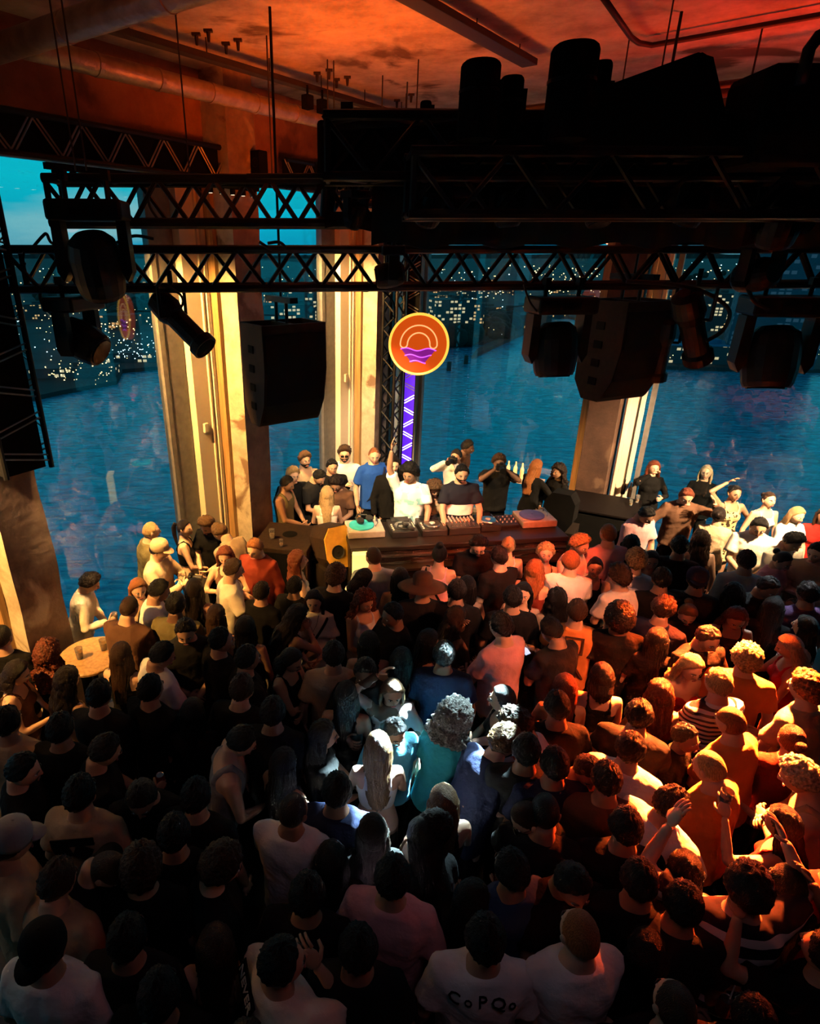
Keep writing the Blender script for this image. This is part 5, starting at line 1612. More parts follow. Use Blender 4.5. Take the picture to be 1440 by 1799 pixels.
# subwoofer stack and yellow-fronted monitor
sw = empty('subwoofer', Vector((-0.72, 7.22, 0)), R(-12))
MB().box((0, 0, 0.61), (0.74, 0.78, 1.22), bev=0.012).build('cabinet', M['spk2'] if 'spk2' in M else M['spk'], sw)
MB().box((0, -0.395, 0.60), (0.68, 0.012, 1.12)).build('grille', M['grille'], sw)
MB().lathe([(0.09, 1.222), (0.10, 1.226), (0.06, 1.228)], (0.02, 0.05, 0), 24).build('stand_socket', M['matte'], sw)
tag(sw, 'big dark subwoofer cabinet with drinks on it beside the pier', 'subwoofer')
mo = empty('monitor_speaker', at(596, 962, 1.30), R(28))
st = MB().box((0, 0.02, -0.55), (0.34, 0.34, 0.04)); st.bar((0, 0.02, -0.56), (0, 0.02, -0.30), 0.03)
mo.location.z = 1.30
pro = [(-0.13, -0.27), (0.13, -0.27), (0.20, -0.12), (0.20, 0.14), (0.12, 0.27), (-0.12, 0.27), (-0.20, 0.14), (-0.20, -0.12)]
Rm_ = rotm(-18, 0, 0)
MB().prism(pro, 0.44, Rm_, Rm_ @ Vector((0, 0.22, 0))).build('cabinet', M['spk'], mo)
f_ = MB().prism([(x * .97, z * .97) for x, z in pro], 0.03, Rm_, Rm_ @ Vector((0, -0.012, 0))).build('front', M['yellow'], mo)
MB().lathe([(0.088, 0.0), (0.085, 0.008), (0.05, -0.012), (0.03, -0.002), (0.004, 0.004)], Rm_ @ Vector((-0.04, -0.03, -0.05)), 24, Rm_ @ rotm(90, 0, 0)).build('woofer', M['rubber'], f_)
MB().ell(Rm_ @ Vector((0.125, -0.03, 0.03)), (0.028, 0.01, 0.13), 14, 10, Rm_).build('slot', M['rubber'], f_)
MB().box((0, 0.2, -0.80), (0.40, 0.42, 0.98)).build('plinth', M['booth'], mo)
tag(mo, 'yellow-fronted monitor speaker tilted toward the DJs', 'monitor speaker')
# dark monitor and high table on the far side
mo2 = empty('monitor_speaker', at(985, 896, 1.25), R(-30))
MB().prism([(x * 1.05, z) for x, z in pro], 0.46, rotm(-10, 0, 0)).build('cabinet', M['matte'], mo2)
MB().box((0, 0.05, -0.76), (0.5, 0.44, 0.98)).build('plinth', M['booth'], mo2)
tag(mo2, 'dark monitor speaker beside the end of the DJ table', 'monitor speaker')
M['dark_board'] = mat('black_ledge_board', (0.006, 0.004, 0.004), 0.6, spec=0.1)
sb = empty('subwoofer', at(1062, 885, 1.12), R(-28)); sb.location.z = 0
MB().box((0, 0, 0.54), (0.95, 0.80, 1.08), bev=0.012).build('cabinet', M['matte'], sb)
MB().box((0, 0, 1.10), (1.0, 0.85, 0.03), bev=0.005).build('top_board', M['dark_board'], sb)
MB().box((0, -0.405, 0.54), (0.88, 0.012, 1.0)).build('grille', M['grille'], sb)
tag(sb, 'wide dark subwoofer used as a drinks ledge by the wood-edged pier', 'subwoofer')
M['bottle'] = mat('dark_bottle_glass', (0.02, 0.012, 0.008), 0.1)
M['warm_glow'] = mat('pale_glowing_glass', (0.8, 0.6, 0.35), 0.4, emit=(1.0, 0.42, 0.10), emit_s=0.12)  # faint warm glow put into bottles and drinks that are no lamps
def bottle(loc, label):
    e = empty('bottle', loc)
    MB().lathe([(.03, 0), (.032, .01), (.032, .14), (.014, .19), (.012, .24)], (0, 0, 0), 16).build('bottle_body', M['bottle'], e, smooth=False)
    MB().lathe([(.013, .24), (.013, .255)], (0, 0, 0), 12).build('cap', M['chrome'], e)
    tag(e, label, 'bottle')
bottle(at(1093, 868, 1.115), 'dark bottle standing on the wide ledge, nearer the pier')
bottle(at(1104, 874, 1.115), 'dark bottle standing on the wide ledge, nearer the window guests')
def glass(loc, label, lit=False, s=1.0):
    e = empty('drinking_glass', loc)
    MB().lathe([(.026 * s, 0), (.034 * s, .12 * s), (.031 * s, .12 * s), (.024 * s, .01)], (0, 0, 0), 18).build('glass_wall', M['plastic'], e)
    MB().lathe([(.024 * s, .012), (.028 * s, .06 * s)], (0, 0, 0), 16).build('drink', M['warm_glow'] if lit else M['beer'], e)
    tag(e, label, 'glass')
glass(at(478, 946, 1.23), 'tall glass at the back of the subwoofer top', True, 1.1)
glass(at(494, 960, 1.23), 'short glass at the front of the subwoofer top', True, 0.8)
glass(at(1107, 889, 1.115), 'low glass at the front of the wide ledge', False, 0.8)
glass(at(1118, 883, 1.115), 'glass on the wide ledge beside the dark bottles')
# bright side table with tall glasses by the second window
sd = empty('side_table', at(915, 842, 1.05), R(-30)); sd.location.z = 0
MB().box((0, 0, 1.04), (0.75, 0.32, 0.04)).build('table_top', M['alu'], sd)
for sx in (-.33, .33): MB().bar((sx, 0, 0), (sx, 0, 1.03), .02).build('leg', M['black'], sd)
tag(sd, 'narrow drinks shelf by the glass behind the photographers', 'shelf')
for i in range(4):
    p = sd.location + Euler((0, 0, R(-30))).to_matrix() @ Vector((-.24 + i * .12, 0.02 * (i % 2), 1.06))
    e = empty('bottle', p)
    MB().lathe([(.032, 0), (.034, .01), (.034, .17), (.014, .22), (.013, .28)], (0, 0, 0), 14).build('bottle_body', M['warm_glow'], e)
    tag(e, 'pale faintly glowing bottle on the drinks shelf by the glass', 'bottle', 'bottles on the drinks shelf')
# black stool-like bar table among the dancers near the pier
bt = empty('bar_table', at(160, 1152, 1.08), 0); bt.location.z = 0
MB().lathe([(.30, 1.05), (.31, 1.06), (.31, 1.08), (.30, 1.09)], (0, 0, 0), 30).build('table_top', M['wood'], bt)
MB().bar((0, 0, 0.02), (0, 0, 1.05), .03).build('pole', M['black'], bt); MB().lathe([(.22, 0), (.22, .015), (.03, .03)], (0, 0, 0), 24).build('base', M['black'], bt)
tag(bt, 'round wooden bar table with cups at the foot of the nearest pier', 'table')
cup(bt.location + Vector((.10, .08, 1.15)), 'plastic cup standing on the round bar table, further one')
cup(bt.location + Vector((-.08, -.06, 1.15)), 'plastic cup standing on the round bar table, nearer one')
# ================================================================== the crowd
P = person
# --- beside the first window
a = P(265, 933, 'm', 60, 'down_down', 'buzz', 'y', 'tee', 'olive', 'l', 'person with buzzed fair hair in an olive tee leaning by the big window', lean=6)
a = P(280, 966, 'm', 100, 'chest_phone', 'short', 'b', 'long', 'tan', 'l', 'person in a pale yellow cap holding a small camera up', hat='cap', hatc='tan', pitch=-12)
camera_obj(a['hands'][1] + Vector((0, 0, .03)), a['rz'], 'small camera in the hands of the person in the pale cap', 0.7)
P(324, 928, 'f', 85, 'waist_waist', 'pony', 'b', 'crop', 'black', 'l', 'person with a dark ponytail in a black crop top by the window', yaw=20)
P(364, 922, 'm', 205, 'waist_waist', 'quiff', 'l', 'tee', 'black', 'l', 'person with a fair quiff in a black tee looking down at a drink', pitch=-28, lean=6)
P(386, 935, 'm', -60, 'down_down', 'short', 'l', 'open', 'tan', 'l', 'person in a tan and dark overshirt bending behind the fair quiff', lean=22, pitch=-20)
P(396, 976, 'f', 180, 'chest_chest', 'wavy', 'r', 'tank', 'brown', 'm', 'person with auburn waves tucked behind the short-haired beige shirt', pitch=-15)
a = P(159, 1024, 'm', 80, 'waist_drink', 'curly', 'b', 'long', 'cream', 'l', 'person with dark curls and a cream shirt holding up a plastic cup', lean=14, pitch=-18, h=1.62)
cup(a['hands'][1], 'plastic cup of beer held by the curly-haired person in cream')
P(243, 1034, 'f', 150, 'waist_waist', 'bob', 'o', 'tank', 'tan', 'l', 'person with a ginger bob between the pale cap and the dark tee', pitch=-10)
P(227, 1068, 'm', 15, 'waist_waist', 'buzz', 'm', 'tee', 'brown', 'l', 'person with cropped hair seen from behind in a chocolate brown tee', lean=8, pitch=-12)
P(272, 1028, 'm', 75, 'waist_waist', 'short', 'k', 'tee', 'white', 'm', 'person in a white tee with a dark bag strap near the window', strap='black', pitch=-14, lean=6)
P(309, 1062, 'm', 10, 'down_waist', 'short', 'k', 'tee', 'olive', 'd', 'person with black hair seen from behind in a khaki olive tee', pitch=-8)
P(341, 1035, 'f', 0, 'waist_waist', 'long', 'b', 'tank', 'black', 'm', 'person with straight dark hair facing the window in a black top')
P(406, 1002, 'm', 75, 'chest_chest', 'short', 'm', 'tee', 'cream', 'l', 'person with short chestnut hair in a beige tee, hands together', pitch=-8, lean=4)
P(438, 963, 'm', 200, 'down_down', 'short', 'o', 'long', 'rust', 'l', 'person in a rust red button shirt beside the subwoofer', pitch=-18)
P(380, 1082, 'f', 20, 'waist_waist', 'long', 'm', 'tank', 'brown', 'm', 'person with long chestnut hair below the beige tee', seed=1)
a = P(523, 985, 'f', 80, 'down_out', 'wavy', 'r', 'tank', 'cream', 'l', 'person with auburn waves in a pale sleeveless top, arm reaching out', pitch=6, h=1.72)
P(590, 1012, 'm', 20, 'down_down', 'curly', 'l', 'long', 'charcoal', 'l', 'person with light brown curls in a black jacket below the monitor', pitch=-10)
P(621, 1024, 'f', 60, 'waist_waist', 'bob', 'k', 'tee', 'white', 'l', 'person with a black bob in a white tee below the monitor', pitch=-18, lean=8)
P(567, 1046, 'f', 185, 'waist_waist', 'long', 'b', 'blouse', 'cream', 'l', 'smiling person in a cream puff-sleeved blouse with a pendant', pitch=-4, pend=True, strap='black')
P(641, 1056, 'f', 150, 'waist_waist', 'longcurly', 'r', 'tank', 'white', 'm', 'person with long red-brown curls in a white vest', pitch=-10)
P(689, 1080, 'm', -120, 'waist_waist', 'short', 'k', 'tee', 'black', 't', 'person in black whose face turns toward the red-brown curls', pitch=-8)
P(521, 1082, 'f', 60, 'chin_chin', 'wavy', 'b', 'tank', 'black', 'm', 'person with tilted head and bare shoulder beside the cream blouse', pitch=-20, lean=8, seed=1)
P(656, 978, 'm', 355, 'down_down', 'buzz', 'm', 'tee', 'greyblue', 'l', 'person with a cropped fade in a grey-blue tee before the lit sign', yaw=-25)
P(703, 1015, 'f', 0, 'down_down', 'long', 'k', 'tank', 'black', 'm', 'person with sleek black hair seen from behind at the booth front')
P(772, 974, 'f', 15, 'waist_waist', 'topknot', 'k', 'tank', 'pink', 'm', 'person with a black top knot and a pink top at the booth', strap='black', h=1.72)
P(742, 1030, 'm', 0, 'down_down', 'short', 'b', 'tee', 'charcoal', 'm', 'person in a wide woven sun hat seen from behind', hat='hat', hatc='brown', pitch=-10)
P(840, 958, 'm', 185, 'waist_waist', 'quiff', 'k', 'tee', 'black', 'm', 'person with a black quiff looking down with back to the booth', pitch=-25)
P(876, 978, 'm', -25, 'down_waist', 'short', 'k', 'tee', 'black', 'l', 'person with thick black hair and a black tee, neck lit pink', pitch=-6)
P(893, 958, 'f', 10, 'waist_waist', 'bun', 'y', 'tank', 'white', 'l', 'person with tied-up blond hair in a white strappy top at the booth', h=1.62)
P(958, 972, 'f', 190, 'waist_waist', 'curly', 'y', 'tank', 'brown', 'l', 'person with curly blond hair facing away from the booth', pitch=6)
P(929, 1000, 'f', 30, 'waist_waist', 'wavy', 'o', 'tank', 'rust', 'm', 'person with copper waves lit orange near the booth', seed=2)
P(1002, 958, 'm', 150, 'waist_waist', 'curly', 'y', 'tee', 'white', 'l', 'person with blond curls half hidden behind the chain strap', pitch=-12)
P(994, 986, 'm', 10, 'waist_waist', 'short', 'o', 'tee', 'white', 'l', 'person with neat brown hair in a white tee with a chain strap', strap='grey', lean=4)
P(1059, 938, 'm', 350, 'down_waist', 'buzz', 'o', 'tee', 'pink', 'l', 'tall person with cropped ginger hair in a pale pink tee', h=1.88)
P(978, 1052, 'f', 0, 'down_down', 'wavy', 'k', 'dress', 'black', 'm', 'person whose heavy black hair covers the back, below the chain strap', seed=1)
P(1013, 1074, 'm', 15, 'waist_waist', 'short', 'm', 'tee', 'orange', 'l', 'person in an orange-lit tee with a bag strap and square back print', strap='brown')  # the orange light is put into the colour of the tee
a = P(968, 1108, 'm', -30, 'waist_phone', 'short', 'k', 'tee', 'charcoal', 'm', 'person in a dark tee looking down at a bright phone', pitch=-28, lean=6)
phone(a['hands'][1], (R(-60), 0, a['rz']), 'bright phone held by the person in the dark tee')
P(1117, 984, 'm', 20, 'waist_waist', 'curly', 'y', 'tee', 'white', 'l', 'person with golden curls in a loose white tee, back turned', lean=8)
P(1087, 1012, 'm', -20, 'waist_waist', 'curly', 'm', 'tee', 'white', 'l', 'person with brown curls in a bright white tee, back turned', lean=10, seed=1)
P(1143, 985, 'f', 195, 'waist_waist', 'bob', 'b', 'tank', 'rust', 'm', 'person peeking over the shoulder of the golden curls')
P(1070, 1082, 'm', 10, 'down_down', 'afro', 'k', 'tee', 'black', 'd', 'person with a round black afro between the white tees and the orange strap')
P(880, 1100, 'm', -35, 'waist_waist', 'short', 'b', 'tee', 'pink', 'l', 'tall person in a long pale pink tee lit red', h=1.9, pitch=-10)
P(800, 1086, 'f', 65, 'chin_waist', 'wavy', 'm', 'long', 'brown', 'm', 'person with brown waves in a brown sleeve, hand near chin', pitch=-10)
P(733, 1115, 'f', 70, 'waist_drink', 'long', 'k', 'tank', 'black', 'm', 'person with long black hair in profile beside the brown sleeve', pitch=-8, seed=1)
P(648, 1130, 'f', 5, 'down_down', 'long', 'k', 'dress', 'charcoal', 'm', 'person with long black hair in shadow below the white vest', seed=2)
P(586, 1150, 'm', 0, 'down_down', 'short', 'b', 'tee', 'tan', 'm', 'person in a broad brown tee seen from behind in half shadow')
P(606, 1215, 'f', 10, 'down_down', 'long', 'k', 'tank', 'black', 't', 'person with long black hair before the broad brown tee', seed=1)
P(425, 1210, 'm', 20, 'down_down', 'short', 'm', 'tee', 'black', 'l', 'person with rounded brown hair in the dark middle of the crowd', pitch=-10)
P(388, 1125, 'm', 50, 'waist_waist', 'short', 'k', 'tee', 'black', 'm', 'person in black with a lit nape below the long chestnut hair', yaw=20)
P(430, 1102, 'f', 10, 'down_down', 'long', 'k', 'dress', 'black', 'm', 'person with a dark curtain of hair by the long chestnut hair', seed=2)
P(512, 1160, 'f', 120, 'cross_cross', 'bob', 'k', 'dress', 'black', 'm', 'person in black with crossed arms and a dark bob', pitch=-20)
P(461, 1148, 'm', 60, 'down_down', 'short', 'k', 'tee', 'black', 't', 'shadowed person between the dark bob and the dark curtain of hair')
# --- cold beam group
a = P(689, 1216, 'f', 175, 'drink_hair', 'long', 'l', 'long', 'patchwork_print', 'l', 'person in a patterned sleeve running a hand through long fair hair', pitch=-10)
can(a['hands'][-1], 'drink can with a white straw under the cold beam', straw=True)
P(664, 1312, 'f', 0, 'waist_waist', 'long', 'l', 'crop', 'white', 'l', 'person with very long light brown hair lit from above by the cold beam', pitch=-5)
P(797, 1262, 'f', 40, 'down_down', 'frizz', 'g', 'tee', 'teal', 'l', 'person with a mass of frizzy hair lit turquoise', pitch=-20, lean=12)
P(872, 1284, 'm', 55, 'hug_hug', 'curly', 'l', 'tee', 'navy', 'l', 'person with fair curls hugging a friend in a dark dappled tee', lean=30, pitch=-8)
P(905, 1272, 'm', -60, 'hug_hug', 'curly', 'm', 'tee', 'colour_print_white', 'l', 'person in a white tee with red and blue print being hugged', lean=20, pitch=-18, seed=1, free=True)
P(568, 1292, 'f', 85, 'waist_waist', 'wavy', 'b', 'tee', 'black', 'm', 'person with long dark hair edged white by the cold beam', seed=2)
P(785, 1398, 'f', 0, 'waist_waist', 'long', 'l', 'tank', 'black', 'l', 'person whose fair crown catches the edge of the cold beam', seed=1)
P(655, 1462, 'f', 0, 'waist_waist', 'long', 'b', 'tee', 'black', 'm', 'person with smooth dark hair right below the very long light hair', seed=2)
P(727, 1440, 'f', -20, 'waist_waist', 'long', 'k', 'tee', 'charcoal', 'm', 'person with black hair bending between the two smooth heads', lean=8, pitch=-20)
a = P(926, 1436, 'm', -95, 'waist_out', 'shaved', 'm', 'tee', 'black', 'l', 'nearly bald person with glasses in a black tee looking down', pitch=-32, lean=14, glasses=True, beard='m')
can(a['hands'][-1], 'open can held out by the person with glasses', straw=True)
P(986, 1412, 'm', 20, 'waist_waist', 'buzz', 'k', 'tee', 'charcoal', 't', 'person with a dark cropped head edged red behind the glasses', pitch=-14)
P(781, 1492, 'f', 80, 'waist_waist', 'curly', 'k', 'tank', 'brown', 'm', 'person with piled black curls and bare shoulder in profile', pitch=-22, lean=6)
P(882, 1228, 'f', -80, 'waist_waist', 'long', 'b', 'tank', 'black', 'm', 'person in profile in front of the long pink tee', seed=2)
P(640, 1200, 'm', 185, 'waist_drink', 'short', 'k', 'tee', 'black', 'd', 'shadowed person behind the patterned sleeve, hands raised', pitch=-10)
# --- red side
P(1057, 1188, 'f', 15, 'waist_waist', 'bob', 'b', 'crop', 'black', 'l', 'person with dark shoulder-length hair and a bare back with black straps', lean=4)
P(1017, 1202, 'f', 10, 'waist_waist', 'long', 'r', 'tank', 'black', 'm', 'person with a long red-lit mane beside the bare back', seed=1)
P(977, 1262, 'm', 0, 'down_down', 'short', 'k', 'tee', 'black', 't', 'person lost in shadow beside the long pink tee', pitch=-8)
P(1090, 1106, 'f', 120, 'waist_waist', 'short', 'o', 'tank', 'tan', 'l', 'person with short ginger hair and a dark strap over one shoulder', strap='brown', pitch=-12)
P(1165, 1070, 'm', 40, 'waist_waist', 'mop', 'b', 'tee', 'navy', 'm', 'person with a dark mop of hair in a navy tee', pitch=-18)
P(1208, 1078, 'f', 200, 'waist_waist', 'bun', 'l', 'long', 'charcoal', 'l', 'person with slicked back hair looking down at the dark mop', pitch=-32)
P(1243, 1122, 'm', 170, 'waist_waist', 'short', 'b', 'tee', 'charcoal', 'm', 'person in dark clothes below the slicked back hair, face lit red', pitch=-16)
P(1293, 1086, 'f', 200, 'waist_waist', 'wavy', 'r', 'tank', 'black', 'm', 'person with auburn waves looking down in red light', pitch=-28)
P(1288, 1044, 'f', 5, 'waist_waist', 'wavy', 'k', 'long', 'black', 'm', 'person with a broad sheet of black hair behind the auburn waves', seed=2)
P(1237, 1020, 'm', 20, 'waist_waist', 'short', 'k', 'tee', 'charcoal', 'm', 'person in a dark cap between the brown wavy mane and the black sheet of hair', hat='capback', hatc='navy')
P(1386, 1136, 'f', -70, 'waist_drink', 'long', 'p', 'tank', 'red', 'm', 'person with pale long hair facing the curly heads', pitch=-20)
P(1414, 1102, 'f', -30, 'waist_waist', 'long', 'k', 'tee', 'white', 'l', 'person with black hair caught by white light at the edge of the crowd')
P(1414, 1208, 'm', -25, 'waist_waist', 'curly', 'o', 'tee', 'tan', 'l', 'broad person with ginger curls in a tan tee, back turned', lean=6, h=1.86)
P(1311, 1156, 'm', 25, 'down_down', 'curly', 'y', 'tee', 'orange', 'l', 'person with tight bleached curls in an orange tee', seed=1)
a = P(1222, 1160, 'f', 175, 'waist_drink', 'wavy', 'y', 'tube', 'red', 'l', 'laughing blond person with bare shoulders holding a drink', pitch=-14)
cup(a['hands'][1], 'plastic cup held by the laughing blond person')
P(1261, 1200, 'm', 350, 'waist_waist', 'short', 'y', 'tee', 'thin_striped', 'l', 'person in a thin black and white striped tee', lean=4)
P(1284, 1268, 'm', -25, 'waist_drink', 'bald', 'o', 'tee', 'orange', 'l', 'person with a bald crown in front of the striped tee', lean=8)
cup(PERSONS[-1]['hands'][1], 'plastic cup glowing between the striped tee and the bald crown')
P(1158, 1218, 'f', 5, 'waist_waist', 'wavy', 'r', 'tank', 'rust', 'l', 'person with long straight red hair seen from behind', seed=2)
P(1122, 1256, 'm', 30, 'waist_waist', 'short', 'k', 'tee', 'charcoal', 'm', 'person with a dark head just behind the navy cropped hair', pitch=-6)
P(1112, 1296, 'm', 35, 'waist_waist', 'short', 'k', 'tee', 'white', 'l', 'person with dark cropped hair in a white tee by the long red hair')
P(1376, 1300, 'f', 10, 'waist_waist', 'bun', 'r', 'tee', 'rust', 'l', 'person with a plaited auburn bun in red light')
P(1246, 1348, 'm', -30, 'waist_waist', 'buzz', 'y', 'tee', 'orange', 'l', 'person with cropped blond hair in a bright orange tee', lean=6, pitch=-8)
P(1402, 1364, 'm', -50, 'chest_chest', 'curly', 'p', 'tank', 'tan', 'l', 'person with bleached curls in the brightest patch of light', lean=18, pitch=-10, seed=2)
a = P(1366, 1442, 'f', -40, 'upbent_out', 'long', 'k', 'tank', 'red', 'l', 'person with black hair stretching arms toward the drinks', pitch=-10)
cup(a['hands'][-1] + Vector((0, 0, .02)), 'plastic cup lifted over the outstretched arms')
P(1180, 1412, 'm', 60, 'waist_waist', 'short', 'k', 'tee', 'white', 'l', 'person with black hair in profile in a grey-white tee', yaw=20, pitch=-6)
P(1100, 1392, 'm', 10, 'down_down', 'short', 'k', 'tee', 'brown', 't', 'dark head in front of the white tee in red light', pitch=-8)
P(1060, 1345, 'm', 180, 'down_waist', 'short', 'k', 'tee', 'orange', 'm', 'person in orange light holding a can near the white tee', pitch=-24, h=1.7)
can(PERSONS[-1]['hands'][1], 'can lit red near the orange-lit person')
a = P(1312, 1558, 'm', 10, 'upbent_upbent', 'mop', 'b', 'tee', 'wide_striped', 'l', 'person in a wide-striped shirt holding both hands up', h=1.86)
P(1246, 1560, 'f', 10, 'waist_waist', 'long', 'b', 'tank', 'black', 'm', 'person with a smooth dark red-lit head beside the wide stripes', seed=1)
P(1420, 1660, 'm', -20, 'upbent_upbent', 'short', 'k', 'tee', 'black', 'm', 'person with raised hands at the dark corner of the balcony side', h=1.7)
# --- upper right, by the far glass
P(1148, 822, 'f', 190, 'drink_face', 'wavy', 'r', 'long', 'black', 'l', 'person with red hair touching the face beside the far glass', base=0)
P(1240, 830, 'f', 215, 'waist_waist', 'long', 'p', 'long', 'black', 'l', 'person with long platinum hair beside the far glass', pitch=6)
P(1205, 872, 'm', 195, 'upbent_out', 'short', 'r', 'open', 'brown', 'm', 'person in a mustard brown jacket with arms spread', lean=6, pitch=-16)
P(1290, 866, 'f', 185, 'hip_hair', 'bun', 'k', 'dress', 'leopard_print', 't', 'person in a leopard print dress with a hand behind the head', h=1.72)
P(1350, 878, 'f', 180, 'down_down', 'bun', 'm', 'tank', 'white', 'l', 'smiling person in a bright white halter top by the glass', pitch=6)
P(1399, 905, 'f', 170, 'waist_waist', 'long', 'y', 'blouse', 'white', 'l', 'blond person in a white blouse looking down near the glass', pitch=-12)
P(1440, 905, 'f', -150, 'upbent_down', 'long', 'm', 'tee', 'red', 'l', 'person in red with a raised pale arm at the edge of the crowd')
P(1333, 925, 'm', -150, 'waist_waist', 'short', 'k', 'tee', 'cream', 'm', 'person with black hair in a pale shirt below the halter top', pitch=-22)
P(1262, 905, 'f', 30, 'waist_waist', 'bun', 'b', 'long', 'tan', 'm', 'person in an ochre top seen from behind near the jacket')
P(1135, 905, 'm', 160, 'waist_waist', 'short', 'k', 'tee', 'pink', 't', 'person in a dusky pink tee by the drinks ledge', pitch=-28, lean=6)
P(1231, 948, 'f', 10, 'down_down', 'wavy', 'm', 'tank', 'brown', 'l', 'person with a broad brown wavy mane seen from behind')
P(1392, 952, 'm', 170, 'waist_waist', 'quiff', 'k', 'tee', 'cream', 'm', 'person with a black quiff looking down in a pale tee', pitch=-26)
P(1374, 985, 'f', 160, 'waist_drink', 'bun', 'b', 'blouse', 'pink', 'm', 'person in a pale pink shawl top holding a drink with a straw', pitch=-22)
cup(PERSONS[-1]['hands'][1], 'cup with a straw held by the person in the pale pink top', straw=True)
P(1425, 968, 'm', -120, 'cross_cross', 'short', 'b', 'tee', 'tan', 'l', 'person in a tan tee with arms folded at the window side', pitch=-10)
P(1190, 960, 'm', 20, 'down_down', 'short', 'k', 'tee', 'charcoal', 'm', 'dark-haired person in front of the dusky pink tee')
P(1094, 960, 'f', 20, 'down_down', 'wavy', 'b', 'long', 'black', 'm', 'person with dark waves behind the tall pale pink tee', seed=1)
P(1180, 1020, 'm', 10, 'waist_waist', 'short', 'k', 'long', 'charcoal', 'm', 'person in a dark jacket above the dark mop of hair')
P(1345, 1075, 'f', 30, 'waist_waist', 'long', 'k', 'long', 'black', 'm', 'person in black between the auburn waves and the pale long hair', seed=1)
P(1340, 1040, 'm', 170, 'waist_waist', 'short', 'k', 'tee', 'charcoal', 't', 'shadowed person below the pale pink shawl top', pitch=-20)
P(1400, 1040, 'm', 0, 'down_down', 'short', 'b', 'tee', 'purple', 'm', 'person in a plum tee near the window side of the floor')
P(1310, 985, 'm', 10, 'down_down', 'short', 'k', 'long', 'greyblue', 'm', 'person in a grey hooded top between the mane and the quiff', hat=None)
# --- behind the booth (raised floor)
B_ = dict(base=PLAT)
P(504, 850, 'm', 110, 'waist_waist', 'short', 'k', 'tank', 'olive', 't', 'person in a khaki vest clasping hands behind the subwoofer', pitch=-18)
P(514, 835, 'm', 150, 'down_down', 'mop', 'y', 'tee', 'black', 'l', 'person with dyed blond fringe in a black tee behind the khaki vest', pitch=-6)
P(535, 808, 'm', 150, 'down_down', 'quiff', 'l', 'tank', 'tan', 'm', 'bearded person with a fair quiff standing against the narrow window', beard='b', h=1.86)
P(546, 840, 'm', 130, 'chest_waist', 'short', 'k', 'tee', 'charcoal', 'm', 'person with black hair bowing toward the long blond hair', pitch=-30, lean=8)
P(583, 820, 'm', 165, 'down_down', 'short', 'k', 'tee', 'black', 'm', 'grinning person with black hair in front of the cream pier', pitch=-6, h=1.8)
P(605, 798, 'm', 180, 'down_chest', 'quiff', 'm', 'long', 'white', 'l', 'person in sunglasses and a white shirt against the cream pier', beard='b', glasses=True, h=1.9)
P(574, 868, 'f', 0, 'waist_waist', 'long', 'y', 'tank', 'cream', 'l', 'person with long straight blond hair seen from behind at the booth side', h=1.70)
P(590, 850, 'm', 195, 'waist_waist', 'curly', 'b', 'tee', 'brown', 't', 'person with dark curls bending toward the long blond hair', pitch=-28, lean=6)
a = P(657, 800, 'm', 160, 'drink_down', 'buzz', 'o', 'tee', 'blue', 'l', 'person in a royal blue tee holding a drink to the chest', pitch=-10, yaw=15, strap='navy', **B_)
cup(a['hands'][-1], 'clear cup held by the person in royal blue')
P(684, 815, 'm', 170, 'down_down', 'mop', 'b', 'long', 'black', 'l', 'person in black half hidden behind the raised arm', h=1.72, **B_)
P(719, 832, 'm', 185, 'table_up', 'afro', 'k', 'tee', 'teal_print_white', 't', 'DJ with a black afro and a raised arm in a printed white tee', yaw=18, pitch=-10, h=1.80, **B_)
P(811, 832, 'm', 178, 'table_table', 'short', 'k', 'tee', 'navy_and_white_block', 'm', 'bearded DJ in a navy and white polo leaning on the table', beard='k', pitch=-8, h=1.80, **B_)
a = P(801, 802, 'm', 215, 'face_face', 'short', 'k', 'long', 'white', 'm', 'person in a white shirt aiming a camera by the glass', h=1.76)
camera_obj(a['hands'][1] + Vector((0, -.05, .02)), a['rz'], 'black camera held by the person in the white shirt', 1.0)
P(822, 790, 'm', 120, 'down_down', 'short', 'k', 'tee', 'brown', 'd', 'person in a dark brown tee bending behind the white-shirted photographer', lean=14, h=1.88)
a = P(876, 812, 'm', 185, 'face_face', 'curly', 'm', 'tee', 'black', 'd', 'photographer in black with both elbows raised', pitch=-6, h=1.82)
camera_obj(a['hands'][1].lerp(a['hands'][-1], .5) + Vector((0, -.03, .0)), a['rz'], 'black camera in front of the face of the photographer in black', 1.0)
P(942, 820, 'f', 60, 'waist_out', 'long', 'o', 'long', 'black', 'l', 'person with straight golden hair in a black jacket', h=1.74, pitch=-8)
P(976, 828, 'f', 240, 'waist_waist', 'longcurly', 'b', 'long', 'black', 't', 'person with big dark curls in a black jacket by the wooden casing', h=1.70)
P(763, 860, 'f', 170, 'down_down', 'frizz', 'l', 'tank', 'tan', 'm', 'person with frizzy hair hidden between the two DJs', h=1.5, pitch=-20, **B_)
